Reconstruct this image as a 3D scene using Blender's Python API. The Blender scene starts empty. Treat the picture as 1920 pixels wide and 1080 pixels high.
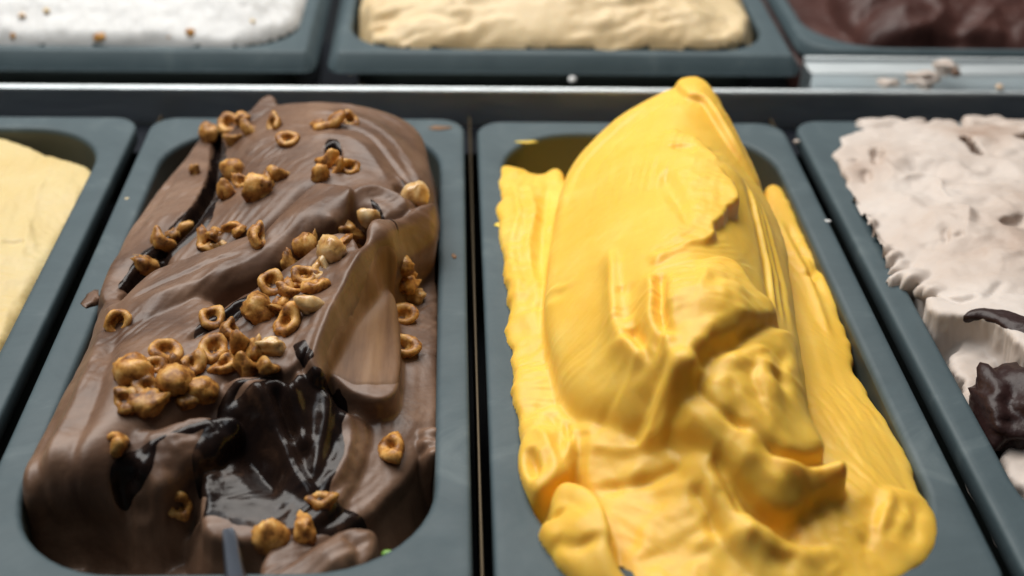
import bpy, bmesh, math, random
import numpy as np
from mathutils import Vector, Matrix, Euler

SC = bpy.context.scene
COL = SC.collection
MM = 0.001

# ------------------------------------------------------------------ camera
cam_data = bpy.data.cameras.new('camera')
cam = bpy.data.objects.new('camera', cam_data)
COL.objects.link(cam)
SC.camera = cam
PITCH, YAW, ROLL = 0.57407, 0.05607, 0.02974
_f = Vector((math.sin(YAW) * math.cos(PITCH), math.cos(YAW) * math.cos(PITCH), -math.sin(PITCH)))
_r = Vector((math.cos(YAW), -math.sin(YAW), 0.0))
_u = _r.cross(_f)
_r2 = _r * math.cos(ROLL) + _u * math.sin(ROLL)
_u2 = _r2.cross(_f)
cam.matrix_world = Matrix(((_r2.x, _u2.x, -_f.x, -0.00998), (_r2.y, _u2.y, -_f.y, -0.62231),
                           (_r2.z, _u2.z, -_f.z, 0.29532), (0, 0, 0, 1)))
cam_data.sensor_width = 36.0
cam_data.lens = 45.0
cam_data.clip_start = 0.01
cam_data.clip_end = 50.0
cam_data.dof.use_dof = True
cam_data.dof.focus_distance = 0.495
cam_data.dof.aperture_fstop = 5.8

# ------------------------------------------------------------------ light: the shop's overhead lamp above and behind, plus an added cool fill
world = bpy.data.worlds.new('World')
SC.world = world
world.use_nodes = True
bg = world.node_tree.nodes['Background']
bg.inputs[0].default_value = (0.85, 0.92, 1.0, 1)
bg.inputs[1].default_value = 0.03

def area(name, loc, target, sx, sy, power, col):
    d = bpy.data.lights.new(name, 'AREA')
    d.shape = 'RECTANGLE'; d.size = sx; d.size_y = sy; d.energy = power; d.color = col
    o = bpy.data.objects.new(name, d)
    o.location = loc
    o.rotation_euler = (Vector(target) - Vector(loc)).to_track_quat('-Z', 'Y').to_euler()
    COL.objects.link(o)
    return o
area('overhead_light', (-0.25, 0.34, 1.05), (0.0, -0.15, 0.0), 1.5, 0.8, 26.0, (1.0, 0.97, 0.92))
area('overhead_light', (-0.45, -0.25, 1.25), (0.0, -0.10, 0.0), 0.8, 0.5, 3.6, (0.90, 0.96, 1.0))  # cool fill added from the front to lift near faces, not a known fixture

SC.view_settings.view_transform = 'Standard'
SC.view_settings.look = 'None'
SC.view_settings.exposure = 0.0
SC.view_settings.gamma = 1.0

# ------------------------------------------------------------------ materials
def mat(name, base, rough=0.5, metal=0.0, sss=0.0, sss_r=(1, .5, .25), sss_s=0.004, spec=0.5, coat=0.0, coat_r=0.1):
    m = bpy.data.materials.new(name)
    m.use_nodes = True
    b = m.node_tree.nodes['Principled BSDF']
    b.inputs['Base Color'].default_value = (*base, 1)
    b.inputs['Roughness'].default_value = rough
    b.inputs['Metallic'].default_value = metal
    b.inputs['Specular IOR Level'].default_value = spec
    if sss:
        b.inputs['Subsurface Weight'].default_value = sss
        b.inputs['Subsurface Radius'].default_value = sss_r
        b.inputs['Subsurface Scale'].default_value = sss_s
    if coat:
        b.inputs['Coat Weight'].default_value = coat
        b.inputs['Coat Roughness'].default_value = coat_r
    return m, m.node_tree, b

def noise_mix(nt, b, stops, scale, detail=4, rough=0.6, vec='Object', mapping=(1, 1, 1), socket='Base Color', dist=0.0):
    tc = nt.nodes.new('ShaderNodeTexCoord')
    mp = nt.nodes.new('ShaderNodeMapping'); mp.inputs['Scale'].default_value = mapping
    nz = nt.nodes.new('ShaderNodeTexNoise')
    nz.inputs['Scale'].default_value = scale; nz.inputs['Detail'].default_value = detail
    nz.inputs['Roughness'].default_value = rough; nz.inputs['Distortion'].default_value = dist
    rp = nt.nodes.new('ShaderNodeValToRGB')
    el = rp.color_ramp.elements
    while len(el) < len(stops): el.new(0.5)
    for e, (p, c) in zip(el, stops):
        e.position = p; e.color = (*c, 1) if len(c) == 3 else c
    nt.links.new(tc.outputs[vec], mp.inputs[0]); nt.links.new(mp.outputs[0], nz.inputs['Vector'])
    nt.links.new(nz.outputs['Fac'], rp.inputs[0]); nt.links.new(rp.outputs[0], b.inputs[socket])
    return nz, rp, mp

def bump(nt, b, scale, strength, dist=0.001, detail=4, mapping=(1, 1, 1)):
    tc = nt.nodes.new('ShaderNodeTexCoord')
    mp = nt.nodes.new('ShaderNodeMapping'); mp.inputs['Scale'].default_value = mapping
    nz = nt.nodes.new('ShaderNodeTexNoise'); nz.inputs['Scale'].default_value = scale; nz.inputs['Detail'].default_value = detail
    bp = nt.nodes.new('ShaderNodeBump'); bp.inputs['Strength'].default_value = strength; bp.inputs['Distance'].default_value = dist
    nt.links.new(tc.outputs['Object'], mp.inputs[0]); nt.links.new(mp.outputs[0], nz.inputs['Vector'])
    nt.links.new(nz.outputs['Fac'], bp.inputs['Height']); nt.links.new(bp.outputs[0], b.inputs['Normal'])

M = {}
m, nt, b = mat('pan_plastic', (.085, .125, .145), .5, spec=.4)
noise_mix(nt, b, [(.3, (.044, .068, .079)), (.55, (.058, .086, .098)), (.74, (.100, .132, .142))], 16, 9, .7, dist=1.5)
nz, rp, mp = noise_mix(nt, b, [(.25, (.52,) * 3), (.75, (.68,) * 3)], 60, 6, socket='Roughness')
bump(nt, b, 500, .10, .0006)
M['pan'] = m
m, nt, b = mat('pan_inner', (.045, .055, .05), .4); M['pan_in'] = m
m, nt, b = mat('steel', (.72, .77, .79), .26, 1.0)
noise_mix(nt, b, [(.3, (.42,) * 3), (.7, (.60,) * 3)], 40, 4, mapping=(1, 14, 14), socket='Roughness')
bump(nt, b, 60, .25, .0004, mapping=(1, 20, 20))
M['steel'] = m
m, nt, b = mat('dull_metal', (.08, .06, .036), .5, .8); M['dull'] = m
m, nt, b = mat('reflection_blue', (.22, .26, .33), .3, .9); M['reflection_blue'] = m
m, nt, b = mat('dark_well', (.004, .006, .010), .7, spec=.2); M['well'] = m
m, nt, b = mat('black_rubber', (.006, .008, .013), .7, spec=.15); M['black'] = m

m, nt, b = mat('mango', (.86, .53, .075), .48, sss=.5, sss_r=(1, .5, .08), sss_s=.0045, spec=.4)
noise_mix(nt, b, [(.3, (.84, .485, .055)), (.55, (.86, .53, .08)), (.75, (.88, .60, .13))], 30, 5)
bump(nt, b, 380, .16, .0006, 7)
M['mango'] = m
m, nt, b = mat('milk_chocolate', (.2, .125, .09), .42, sss=.08, sss_r=(1, .6, .4), sss_s=.002, spec=.42)
noise_mix(nt, b, [(.30, (.070, .035, .021)), (.5, (.150, .083, .051)), (.70, (.235, .140, .090))], 22, 7, .65, dist=1.2)
bump(nt, b, 480, .2, .0006, 7)
M['choc'] = m
m, nt, b = mat('pale_chocolate', (.30, .18, .095), .62, sss=.15, sss_r=(1, .6, .3), sss_s=.003, spec=.3)
noise_mix(nt, b, [(.3, (.115, .058, .030)), (.48, (.195, .108, .058)), (.7, (.26, .152, .080))], 60, 4, mapping=(2.2, .25, .25))
M['pale_choc'] = m
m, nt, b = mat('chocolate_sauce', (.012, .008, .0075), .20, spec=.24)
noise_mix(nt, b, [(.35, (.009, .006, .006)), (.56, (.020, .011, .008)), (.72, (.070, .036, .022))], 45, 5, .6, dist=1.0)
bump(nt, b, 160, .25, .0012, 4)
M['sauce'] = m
m, nt, b = mat('vanilla', (.83, .68, .36), .5, sss=.3, sss_r=(1, .7, .4), sss_s=.003)
noise_mix(nt, b, [(.3, (.60, .44, .18)), (.7, (.64, .52, .27))], 18, 5)
bump(nt, b, 240, .25, .0008, 6)
M['vanilla'] = m
m, nt, b = mat('meringue_white', (.62, .62, .615), .5, sss=.3, sss_r=(1, .9, .8), sss_s=.003)
bump(nt, b, 200, .2, .0008, 6)
M['white'] = m
m, nt, b = mat('nougat', (.76, .60, .36), .5, sss=.3, sss_r=(1, .7, .4), sss_s=.003)
noise_mix(nt, b, [(.25, (.58, .41, .20)), (.6, (.70, .55, .33))], 14, 5)
M['nougat'] = m
m, nt, b = mat('dark_chocolate', (.050, .020, .016), .5, spec=.3)
noise_mix(nt, b, [(.3, (.035, .014, .012)), (.7, (.075, .030, .024))], 20, 5)
M['dark'] = m
m, nt, b = mat('stracciatella', (.7, .62, .56), .55, sss=.3, sss_r=(1, .85, .7), sss_s=.003)
noise_mix(nt, b, [(.26, (.36, .25, .19)), (.40, (.52, .43, .37)), (.62, (.60, .53, .48))], 18, 5, .5)
bump(nt, b, 260, .18, .0008, 6)
M['strac'] = m
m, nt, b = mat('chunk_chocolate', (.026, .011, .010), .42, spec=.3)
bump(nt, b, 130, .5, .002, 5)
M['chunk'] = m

# caramelised hazelnut: golden flesh with darker burnt sugar patches
m, nt, b = mat('hazelnut', (.5, .22, .05), .46, sss=.15, sss_r=(1, .5, .2), sss_s=.0015, coat=.08, coat_r=.3, spec=.35)
nz, rp, mp = noise_mix(nt, b, [(.34, (.045, .016, .005)), (.44, (.27, .105, .020)), (.55, (.50, .245, .056)), (.70, (.72, .46, .17))], 150, 7, .68)
oi = nt.nodes.new('ShaderNodeObjectInfo')
hs = nt.nodes.new('ShaderNodeHueSaturation')
mr = nt.nodes.new('ShaderNodeMapRange'); mr.inputs['To Min'].default_value = .78; mr.inputs['To Max'].default_value = 1.22
nt.links.new(oi.outputs['Random'], mr.inputs[0]); nt.links.new(mr.outputs[0], hs.inputs['Value'])
nt.links.new(rp.outputs[0], hs.inputs['Color']); nt.links.new(hs.outputs[0], b.inputs['Base Color'])
bump(nt, b, 300, .35, .0008, 5)
M['nut'] = m
m, nt, b = mat('pale_hazelnut', (.72, .47, .22), .33, sss=.2, sss_r=(1, .7, .4), sss_s=.002, coat=.3)
noise_mix(nt, b, [(.30, (.36, .14, .03)), (.46, (.60, .35, .12)), (.7, (.76, .58, .33))], 120, 5, .6)
bump(nt, b, 300, .3, .0008, 5)
M['palenut'] = m
m, nt, b = mat('crumb', (.72, .52, .34), .5); M['crumb'] = m
m, nt, b = mat('leaf_green', (.16, .34, .05), .4); M['green'] = m

# ------------------------------------------------------------------ helpers
def tag(o, label=None, cat=None, group=None, kind=None):
    for k, v in (('label', label), ('category', cat), ('group', group), ('kind', kind)):
        if v: o[k] = v
    return o

def empty(name, loc=(0, 0, 0)):
    o = bpy.data.objects.new(name, None); o.empty_display_size = .02
    o.location = loc; COL.objects.link(o); return o

def link(name, me, material=None, parent=None):
    if material is not None and not me.materials: me.materials.append(material)
    o = bpy.data.objects.new(name, me); COL.objects.link(o)
    if parent is not None: o.parent = parent
    return o

def mesh_np(name, V, F, smooth=True):
    """V (n,3) array, F (m,4) or (m,3) int array"""
    me = bpy.data.meshes.new(name)
    V = np.asarray(V, np.float32); F = np.asarray(F, np.int32)
    k = F.shape[1]
    me.vertices.add(len(V)); me.vertices.foreach_set('co', V.ravel())
    me.loops.add(F.size); me.loops.foreach_set('vertex_index', F.ravel())
    me.polygons.add(len(F)); me.polygons.foreach_set('loop_start', np.arange(0, F.size, k, dtype=np.int32))
    me.polygons.foreach_set('loop_total', np.full(len(F), k, np.int32))
    me.polygons.foreach_set('use_smooth', np.full(len(F), smooth, bool))
    me.update(calc_edges=True); me.validate()
    return me

def box_bm(bm, x0, x1, y0, y1, z0, z1):
    r = bmesh.ops.create_cube(bm, size=1)
    for v in r['verts']:
        v.co = Vector(((x0 + x1) / 2 + v.co.x * (x1 - x0), (y0 + y1) / 2 + v.co.y * (y1 - y0), (z0 + z1) / 2 + v.co.z * (z1 - z0))) * MM

def bm_mesh(name, bm, bevel=0.0, seg=3, smooth=True):
    if bevel:
        bmesh.ops.bevel(bm, geom=bm.edges[:], offset=bevel * MM, segments=seg, affect='EDGES', profile=.5)
    me = bpy.data.meshes.new(name); bm.to_mesh(me); bm.free()
    if smooth:
        for p in me.polygons: p.use_smooth = True
    return me

# <HF>
# ------------------------------------------------------------------ sculpting fields (all in millimetres)
def _hash(ix, iy, s):
    n = (ix.astype(np.int64) * 374761393 + iy.astype(np.int64) * 668265263 + s * 974634777) & 0x7fffffff
    n = ((n ^ (n >> 13)) * 1274126177) & 0x7fffffff
    return (((n ^ (n >> 16)) & 0xffff) / 65535.0).astype(np.float32)

def vnoise(x, y, s=0):
    ix = np.floor(x); iy = np.floor(y); fx = x - ix; fy = y - iy
    fx = fx * fx * fx * (fx * (fx * 6 - 15) + 10); fy = fy * fy * fy * (fy * (fy * 6 - 15) + 10)
    a = _hash(ix, iy, s); b = _hash(ix + 1, iy, s); c = _hash(ix, iy + 1, s); d = _hash(ix + 1, iy + 1, s)
    return (a + (b - a) * fx + (c - a) * fy + (a - b - c + d) * fx * fy) * 2 - 1

def fbm(x, y, s=0, o=4, g=.5):
    r = 0; a = 1; t = 0
    for i in range(o):
        r = r + a * vnoise(x * 2 ** i + 17.3 * i, y * 2 ** i - 9.1 * i, s + i); t += a; a *= g
    return r / t

def sstep(a, b, x):
    t = np.clip((x - a) / (b - a), 0, 1); return t * t * (3 - 2 * t)

def smooth_poly(P, n=5, closed=True):
    P = np.asarray(P, float); N = len(P); out = []
    rng = range(N) if closed else range(N - 1)
    for i in rng:
        g = (lambda k: P[k % N]) if closed else (lambda k: P[min(max(k, 0), N - 1)])
        p0, p1, p2, p3 = g(i - 1), g(i), g(i + 1), g(i + 2)
        for t in np.arange(n) / n:
            out.append(.5 * (2 * p1 + (p2 - p0) * t + (2 * p0 - 5 * p1 + 4 * p2 - p3) * t * t + (3 * p1 - p0 - 3 * p2 + p3) * t ** 3))
    if not closed: out.append(P[-1])
    return np.array(out)

def tps(P, V, X, Y, lam=1e-3):
    P = np.asarray(P, float); V = np.asarray(V, float); n = len(P); s = 60.0
    Q = P / s
    d2 = ((Q[:, None] - Q[None]) ** 2).sum(-1)
    K = np.where(d2 > 0, .5 * d2 * np.log(d2 + 1e-12), 0) + lam * np.eye(n)
    A = np.zeros((n + 3, n + 3)); A[:n, :n] = K; A[:n, n] = 1; A[:n, n + 1:] = Q; A[n, :n] = 1; A[n + 1:, :n] = Q.T
    w = np.linalg.solve(A, np.r_[V, 0, 0, 0])
    x = X / s; y = Y / s
    r = w[n] + w[n + 1] * x + w[n + 2] * y
    for i in range(n):
        q = (x - Q[i, 0]) ** 2 + (y - Q[i, 1]) ** 2
        r = r + w[i] * .5 * q * np.log(q + 1e-12)
    return r

def sd_poly(P, X, Y):
    """signed distance, positive inside; also the interpolated 4th value (edge radius) of the nearest boundary point"""
    A = P; B = np.roll(P, -1, 0)
    best = np.full(X.shape, 1e18); rad = np.zeros(X.shape); ins = np.zeros(X.shape, bool)
    for a, b in zip(A, B):
        ex, ey = b[0] - a[0], b[1] - a[1]; L = ex * ex + ey * ey + 1e-9
        t = np.clip(((X - a[0]) * ex + (Y - a[1]) * ey) / L, 0, 1)
        d = (X - a[0] - t * ex) ** 2 + (Y - a[1] - t * ey) ** 2
        c = d < best
        best = np.where(c, d, best); rad = np.where(c, a[3] + t * (b[3] - a[3]), rad)
        if abs(ey) > 1e-9:
            cr = ((a[1] > Y) != (b[1] > Y)) & (X < (Y - a[1]) / ey * ex + a[0])
            ins ^= cr
    d = np.sqrt(best)
    return np.where(ins, d, -d), rad

def sd_line(P, X, Y):
    """distance to an open polyline, signed side (left of travel positive), and the parameter 0..1 along it"""
    best = np.full(X.shape, 1e18); side = np.zeros(X.shape); par = np.zeros(X.shape)
    seg = np.hypot(*(P[1:, :2] - P[:-1, :2]).T); cum = np.r_[0, np.cumsum(seg)]; T = cum[-1]
    for i in range(len(P) - 1):
        a, b = P[i], P[i + 1]; ex, ey = b[0] - a[0], b[1] - a[1]; L = ex * ex + ey * ey + 1e-9
        t = np.clip(((X - a[0]) * ex + (Y - a[1]) * ey) / L, 0, 1)
        dx, dy = X - a[0] - t * ex, Y - a[1] - t * ey; d = dx * dx + dy * dy
        c = d < best
        best = np.where(c, d, best); side = np.where(c, np.sign(ex * dy - ey * dx), side)
        par = np.where(c, (cum[i] + t * seg[i]) / T, par)
    return np.sqrt(best), side, par

class Field:
    def __init__(s, x0, x1, y0, y1, step, floor=-60.0, warp=(0, 1), seed=0):
        s.x = np.arange(x0, x1 + step / 2, step); s.y = np.arange(y0, y1 + step / 2, step); s.step = step
        s.X, s.Y = np.meshgrid(s.x, s.y)
        s.H = np.full(s.X.shape, float(floor)); s.floor = floor; s.seed = seed
        a, f = warp
        s.XW = s.X + a * fbm(s.X * f, s.Y * f, seed + 50); s.YW = s.Y + a * fbm(s.X * f + 31, s.Y * f, seed + 60)
        s.DX = np.zeros_like(s.H); s.DY = np.zeros_like(s.H)
    def win(s, P, pad):
        i0 = max(np.searchsorted(s.x, P[:, 0].min() - pad), 0); i1 = np.searchsorted(s.x, P[:, 0].max() + pad)
        j0 = max(np.searchsorted(s.y, P[:, 1].min() - pad), 0); j1 = np.searchsorted(s.y, P[:, 1].max() + pad)
        return slice(j0, j1), slice(i0, i1)
    def layer(s, poly, inner=(), r=3.0, slope=3.0, k=0.0, streak=None, lump=None, pad=16, jag=None):
        """a slab of gelato: outline poly (x,y,z[,edge radius]) with heights, inner height points; joined to the rest by max"""
        P = np.array([(p[0], p[1], p[2], p[3] if len(p) > 3 else r) for p in poly], float)
        S = smooth_poly(P)
        w = s.win(S, pad); X, Y = s.XW[w], s.YW[w]
        if X.size == 0: return
        pts = np.array([p[:3] for p in P] + [p[:3] for p in inner])
        Z = tps(pts[:, :2], pts[:, 2], X, Y)
        d, rad = sd_poly(S, X, Y)
        if jag: d = d + jag[0] * fbm(X * jag[1], Y * jag[1], s.seed + 7, 4)
        rad = np.maximum(rad, .2)
        q = np.clip(rad - d, 0, rad)
        drop = rad - np.sqrt(np.maximum(rad * rad - q * q, 0))
        Z = Z - np.where(d < 0, rad - slope * d, drop)
        if streak:
            (ax, ay), amp, fa, fl = streak
            n = math.hypot(ax, ay); ax /= n; ay /= n
            u = -ay * X + ax * Y; v = ax * X + ay * Y
            u = u + 1.5 * vnoise(u * .05, v * .03, s.seed + 3)
            st = fbm(u * fa, v * fl, s.seed + 11, 4, .6)
            Z = Z + amp * st * sstep(-1, 3, d)
        if lump:
            amp, f = lump
            Z = Z + amp * fbm(X * f, Y * f, s.seed + 21, 4)
        H = s.H[w]
        if k > 0:
            h = np.clip(.5 + .5 * (Z - H) / k, 0, 1); s.H[w] = H + (Z - H) * h + k * h * (1 - h)
        else:
            s.H[w] = np.maximum(H, Z)
    def ridge(s, line, h, wl, wr, p=1.5, taper=.18, pad=4, jit=0):
        """raised (h>0) or cut (h<0) line with separate widths on its left and right side"""
        P = smooth_poly(np.array([q[:2] for q in line], float), 6, False)
        w = s.win(P, max(wl, wr) * 3 + pad); X, Y = s.XW[w], s.YW[w]
        if X.size == 0: return
        d, sd, t = sd_line(P, X, Y)
        if jit: d = np.abs(d + jit * fbm(X * .15, Y * .15, s.seed + 33, 3))
        wd = np.where(sd > 0, wl, wr)
        g = np.exp(-(d / wd) ** p)
        tp = sstep(0, taper, t) * sstep(0, taper, 1 - t) if taper else 1
        s.H[w] = s.H[w] + h * g * tp
    def carve(s, poly, depth, r=5.0, jag=None):
        P = np.array([(p[0], p[1], 0, r) for p in poly], float); S = smooth_poly(P)
        w = s.win(S, 4); X, Y = s.XW[w], s.YW[w]
        if X.size == 0: return
        d, _ = sd_poly(S, X, Y)
        if jag: d = d + jag[0] * fbm(X * jag[1], Y * jag[1], s.seed + 8, 4)
        s.H[w] = s.H[w] - depth * sstep(-.3, r, d)
    def blob(s, x, y, z, rx, ry, rz, k=0.0, rot=0.0):
        P = np.array([[x - 1.1 * max(rx, ry), y - 1.1 * max(rx, ry)], [x + 1.1 * max(rx, ry), y + 1.1 * max(rx, ry)]])
        w = s.win(P, 0); X, Y = s.XW[w] - x, s.YW[w] - y
        if X.size == 0: return
        c, sn = math.cos(rot), math.sin(rot)
        u = (c * X + sn * Y) / rx; v = (-sn * X + c * Y) / ry
        q = 1 - u * u - v * v
        Z = np.where(q > 0, z + rz * np.sqrt(np.maximum(q, 0)), -999)
        H = s.H[w]
        if k > 0:
            h = np.clip(.5 + .5 * (Z - H) / k, 0, 1); s.H[w] = H + (Z - H) * h + k * h * (1 - h)
        else: s.H[w] = np.maximum(H, Z)
    def rough(s, amp, f, mask=None, o=5, g=.55, ridged=False):
        n = fbm(s.X * f, s.Y * f, s.seed + 70, o, g)
        if ridged: n = 1 - 2 * np.abs(n)
        s.H += amp * n * (1 if mask is None else mask)
    def ruffle(s, spots, amp, f):
        """whipped, crumpled cream: warped ridges round the given (x, y, reach) spots"""
        m = sum(np.exp(-((s.X - q[0]) ** 2 + (s.Y - q[1]) ** 2) / q[2] ** 2) for q in spots).clip(0, 1)
        wx = s.X + 7 * fbm(s.X * .05, s.Y * .05, s.seed + 91, 2); wy = s.Y + 7 * fbm(s.X * .05 + 9, s.Y * .05, s.seed + 92, 2)
        n = 1 - 2.6 * np.abs(fbm(wx * f, wy * f, s.seed + 93, 2, .4))
        s.H += amp * m * n
    def drag(s, dirs, amp, fa, fl):
        """fine paddle drag lines; dirs = (x, y, dx, dy) says which way the strokes run near each place"""
        wx = 0; wy = 0; ws = 0
        for x, y, dx, dy in dirs:
            w = 1 / ((s.X - x) ** 2 + (s.Y - y) ** 2 + 60); wx = wx + w * dx; wy = wy + w * dy; ws = ws + w
        a = np.arctan2(wy, wx); c, sn = np.cos(a), np.sin(a)
        t = 0
        for k in range(19):                                      # noise smeared along the flow
            h = (k - 9) * 1.1
            t = t + vnoise((s.X + c * h) * fa, (s.Y + sn * h) * fa, s.seed + 120)
        m = np.clip(.5 + 1.2 * fbm(s.X * .04, s.Y * .04, s.seed + 130, 2), .1, 1)
        s.H += amp * t / 19 * 3.2 * m
    def blur(s, n=1):
        for _ in range(n):
            H = np.pad(s.H, 1, mode='edge')
            s.H = (4 * H[1:-1, 1:-1] + 2 * (H[:-2, 1:-1] + H[2:, 1:-1] + H[1:-1, :-2] + H[1:-1, 2:]) + H[:-2, :-2] + H[:-2, 2:] + H[2:, :-2] + H[2:, 2:]) / 16
    def bulge(s, k=.6, sig=4.0, lim=5.0):
        """push what stands proud outwards over what lies below it, so that folds overhang"""
        n = max(1, int(sig / s.step)); B = np.maximum(s.H, -18)
        H0 = B.copy()
        for _ in range(3):
            for ax in (0, 1):
                c = np.cumsum(np.pad(B, [(n + 1, n) if a == ax else (0, 0) for a in (0, 1)], mode='edge'), axis=ax)
                B = (np.take(c, range(2 * n + 1, c.shape[ax]), ax) - np.take(c, range(0, c.shape[ax] - 2 * n - 1), ax)) / (2 * n + 1)
        gy, gx = np.gradient(B, s.step)
        c = np.clip(H0 - B, -lim * .4, lim); g = np.sqrt(1 + gx * gx + gy * gy)
        s.DX = -k * c * gx / g; s.DY = -k * c * gy / g
    def normals(s):
        X, Y = s.X + s.DX, s.Y + s.DY
        xu, xv = np.gradient(X, axis=1), np.gradient(X, axis=0); yu, yv = np.gradient(Y, axis=1), np.gradient(Y, axis=0)
        zu, zv = np.gradient(s.H, axis=1), np.gradient(s.H, axis=0)
        N = np.stack([yu * zv - zu * yv, zu * xv - xu * zv, xu * yv - yu * xv], -1)
        return N / (np.linalg.norm(N, axis=-1, keepdims=True) + 1e-9)
    def clip_rect(s, x0, x1, y0, y1, rad, z):
        """below the rim the mass stays inside the pan's opening"""
        qx = np.abs(s.X - (x0 + x1) / 2) - (x1 - x0) / 2 + rad; qy = np.abs(s.Y - (y0 + y1) / 2) - (y1 - y0) / 2 + rad
        d = np.hypot(np.maximum(qx, 0), np.maximum(qy, 0)) + np.minimum(np.maximum(qx, qy), 0) - rad
        s.H = np.where((d > 0) & (s.H < z), s.floor, s.H)
    def edge_ramp(s, x0, x1, y0, y1, rad, z, wob=1.6):
        """hold the mass inside the opening: it meets the wall at height z and swells up from there"""
        qx = np.abs(s.X - (x0 + x1) / 2) - (x1 - x0) / 2 + rad; qy = np.abs(s.Y - (y0 + y1) / 2) - (y1 - y0) / 2 + rad
        d = -(np.hypot(np.maximum(qx, 0), np.maximum(qy, 0)) + np.minimum(np.maximum(qx, qy), 0) - rad)
        d = d + wob * fbm(s.X * .035, s.Y * .035, s.seed + 5, 1)
        s.H = np.where(d < -.8, s.floor, np.minimum(s.H, z + 3.0 * np.sqrt(np.maximum(d, 0)) + .22 * d))
    def at(s, x, y):
        fx = np.clip((x - s.x[0]) / s.step, 0, len(s.x) - 1.001); fy = np.clip((y - s.y[0]) / s.step, 0, len(s.y) - 1.001)
        i, j = int(fx), int(fy); u, v = fx - i, fy - j
        return float((1 - u) * (1 - v) * s.H[j, i] + u * (1 - v) * s.H[j, i + 1] + (1 - u) * v * s.H[j + 1, i] + u * v * s.H[j + 1, i + 1])

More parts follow.
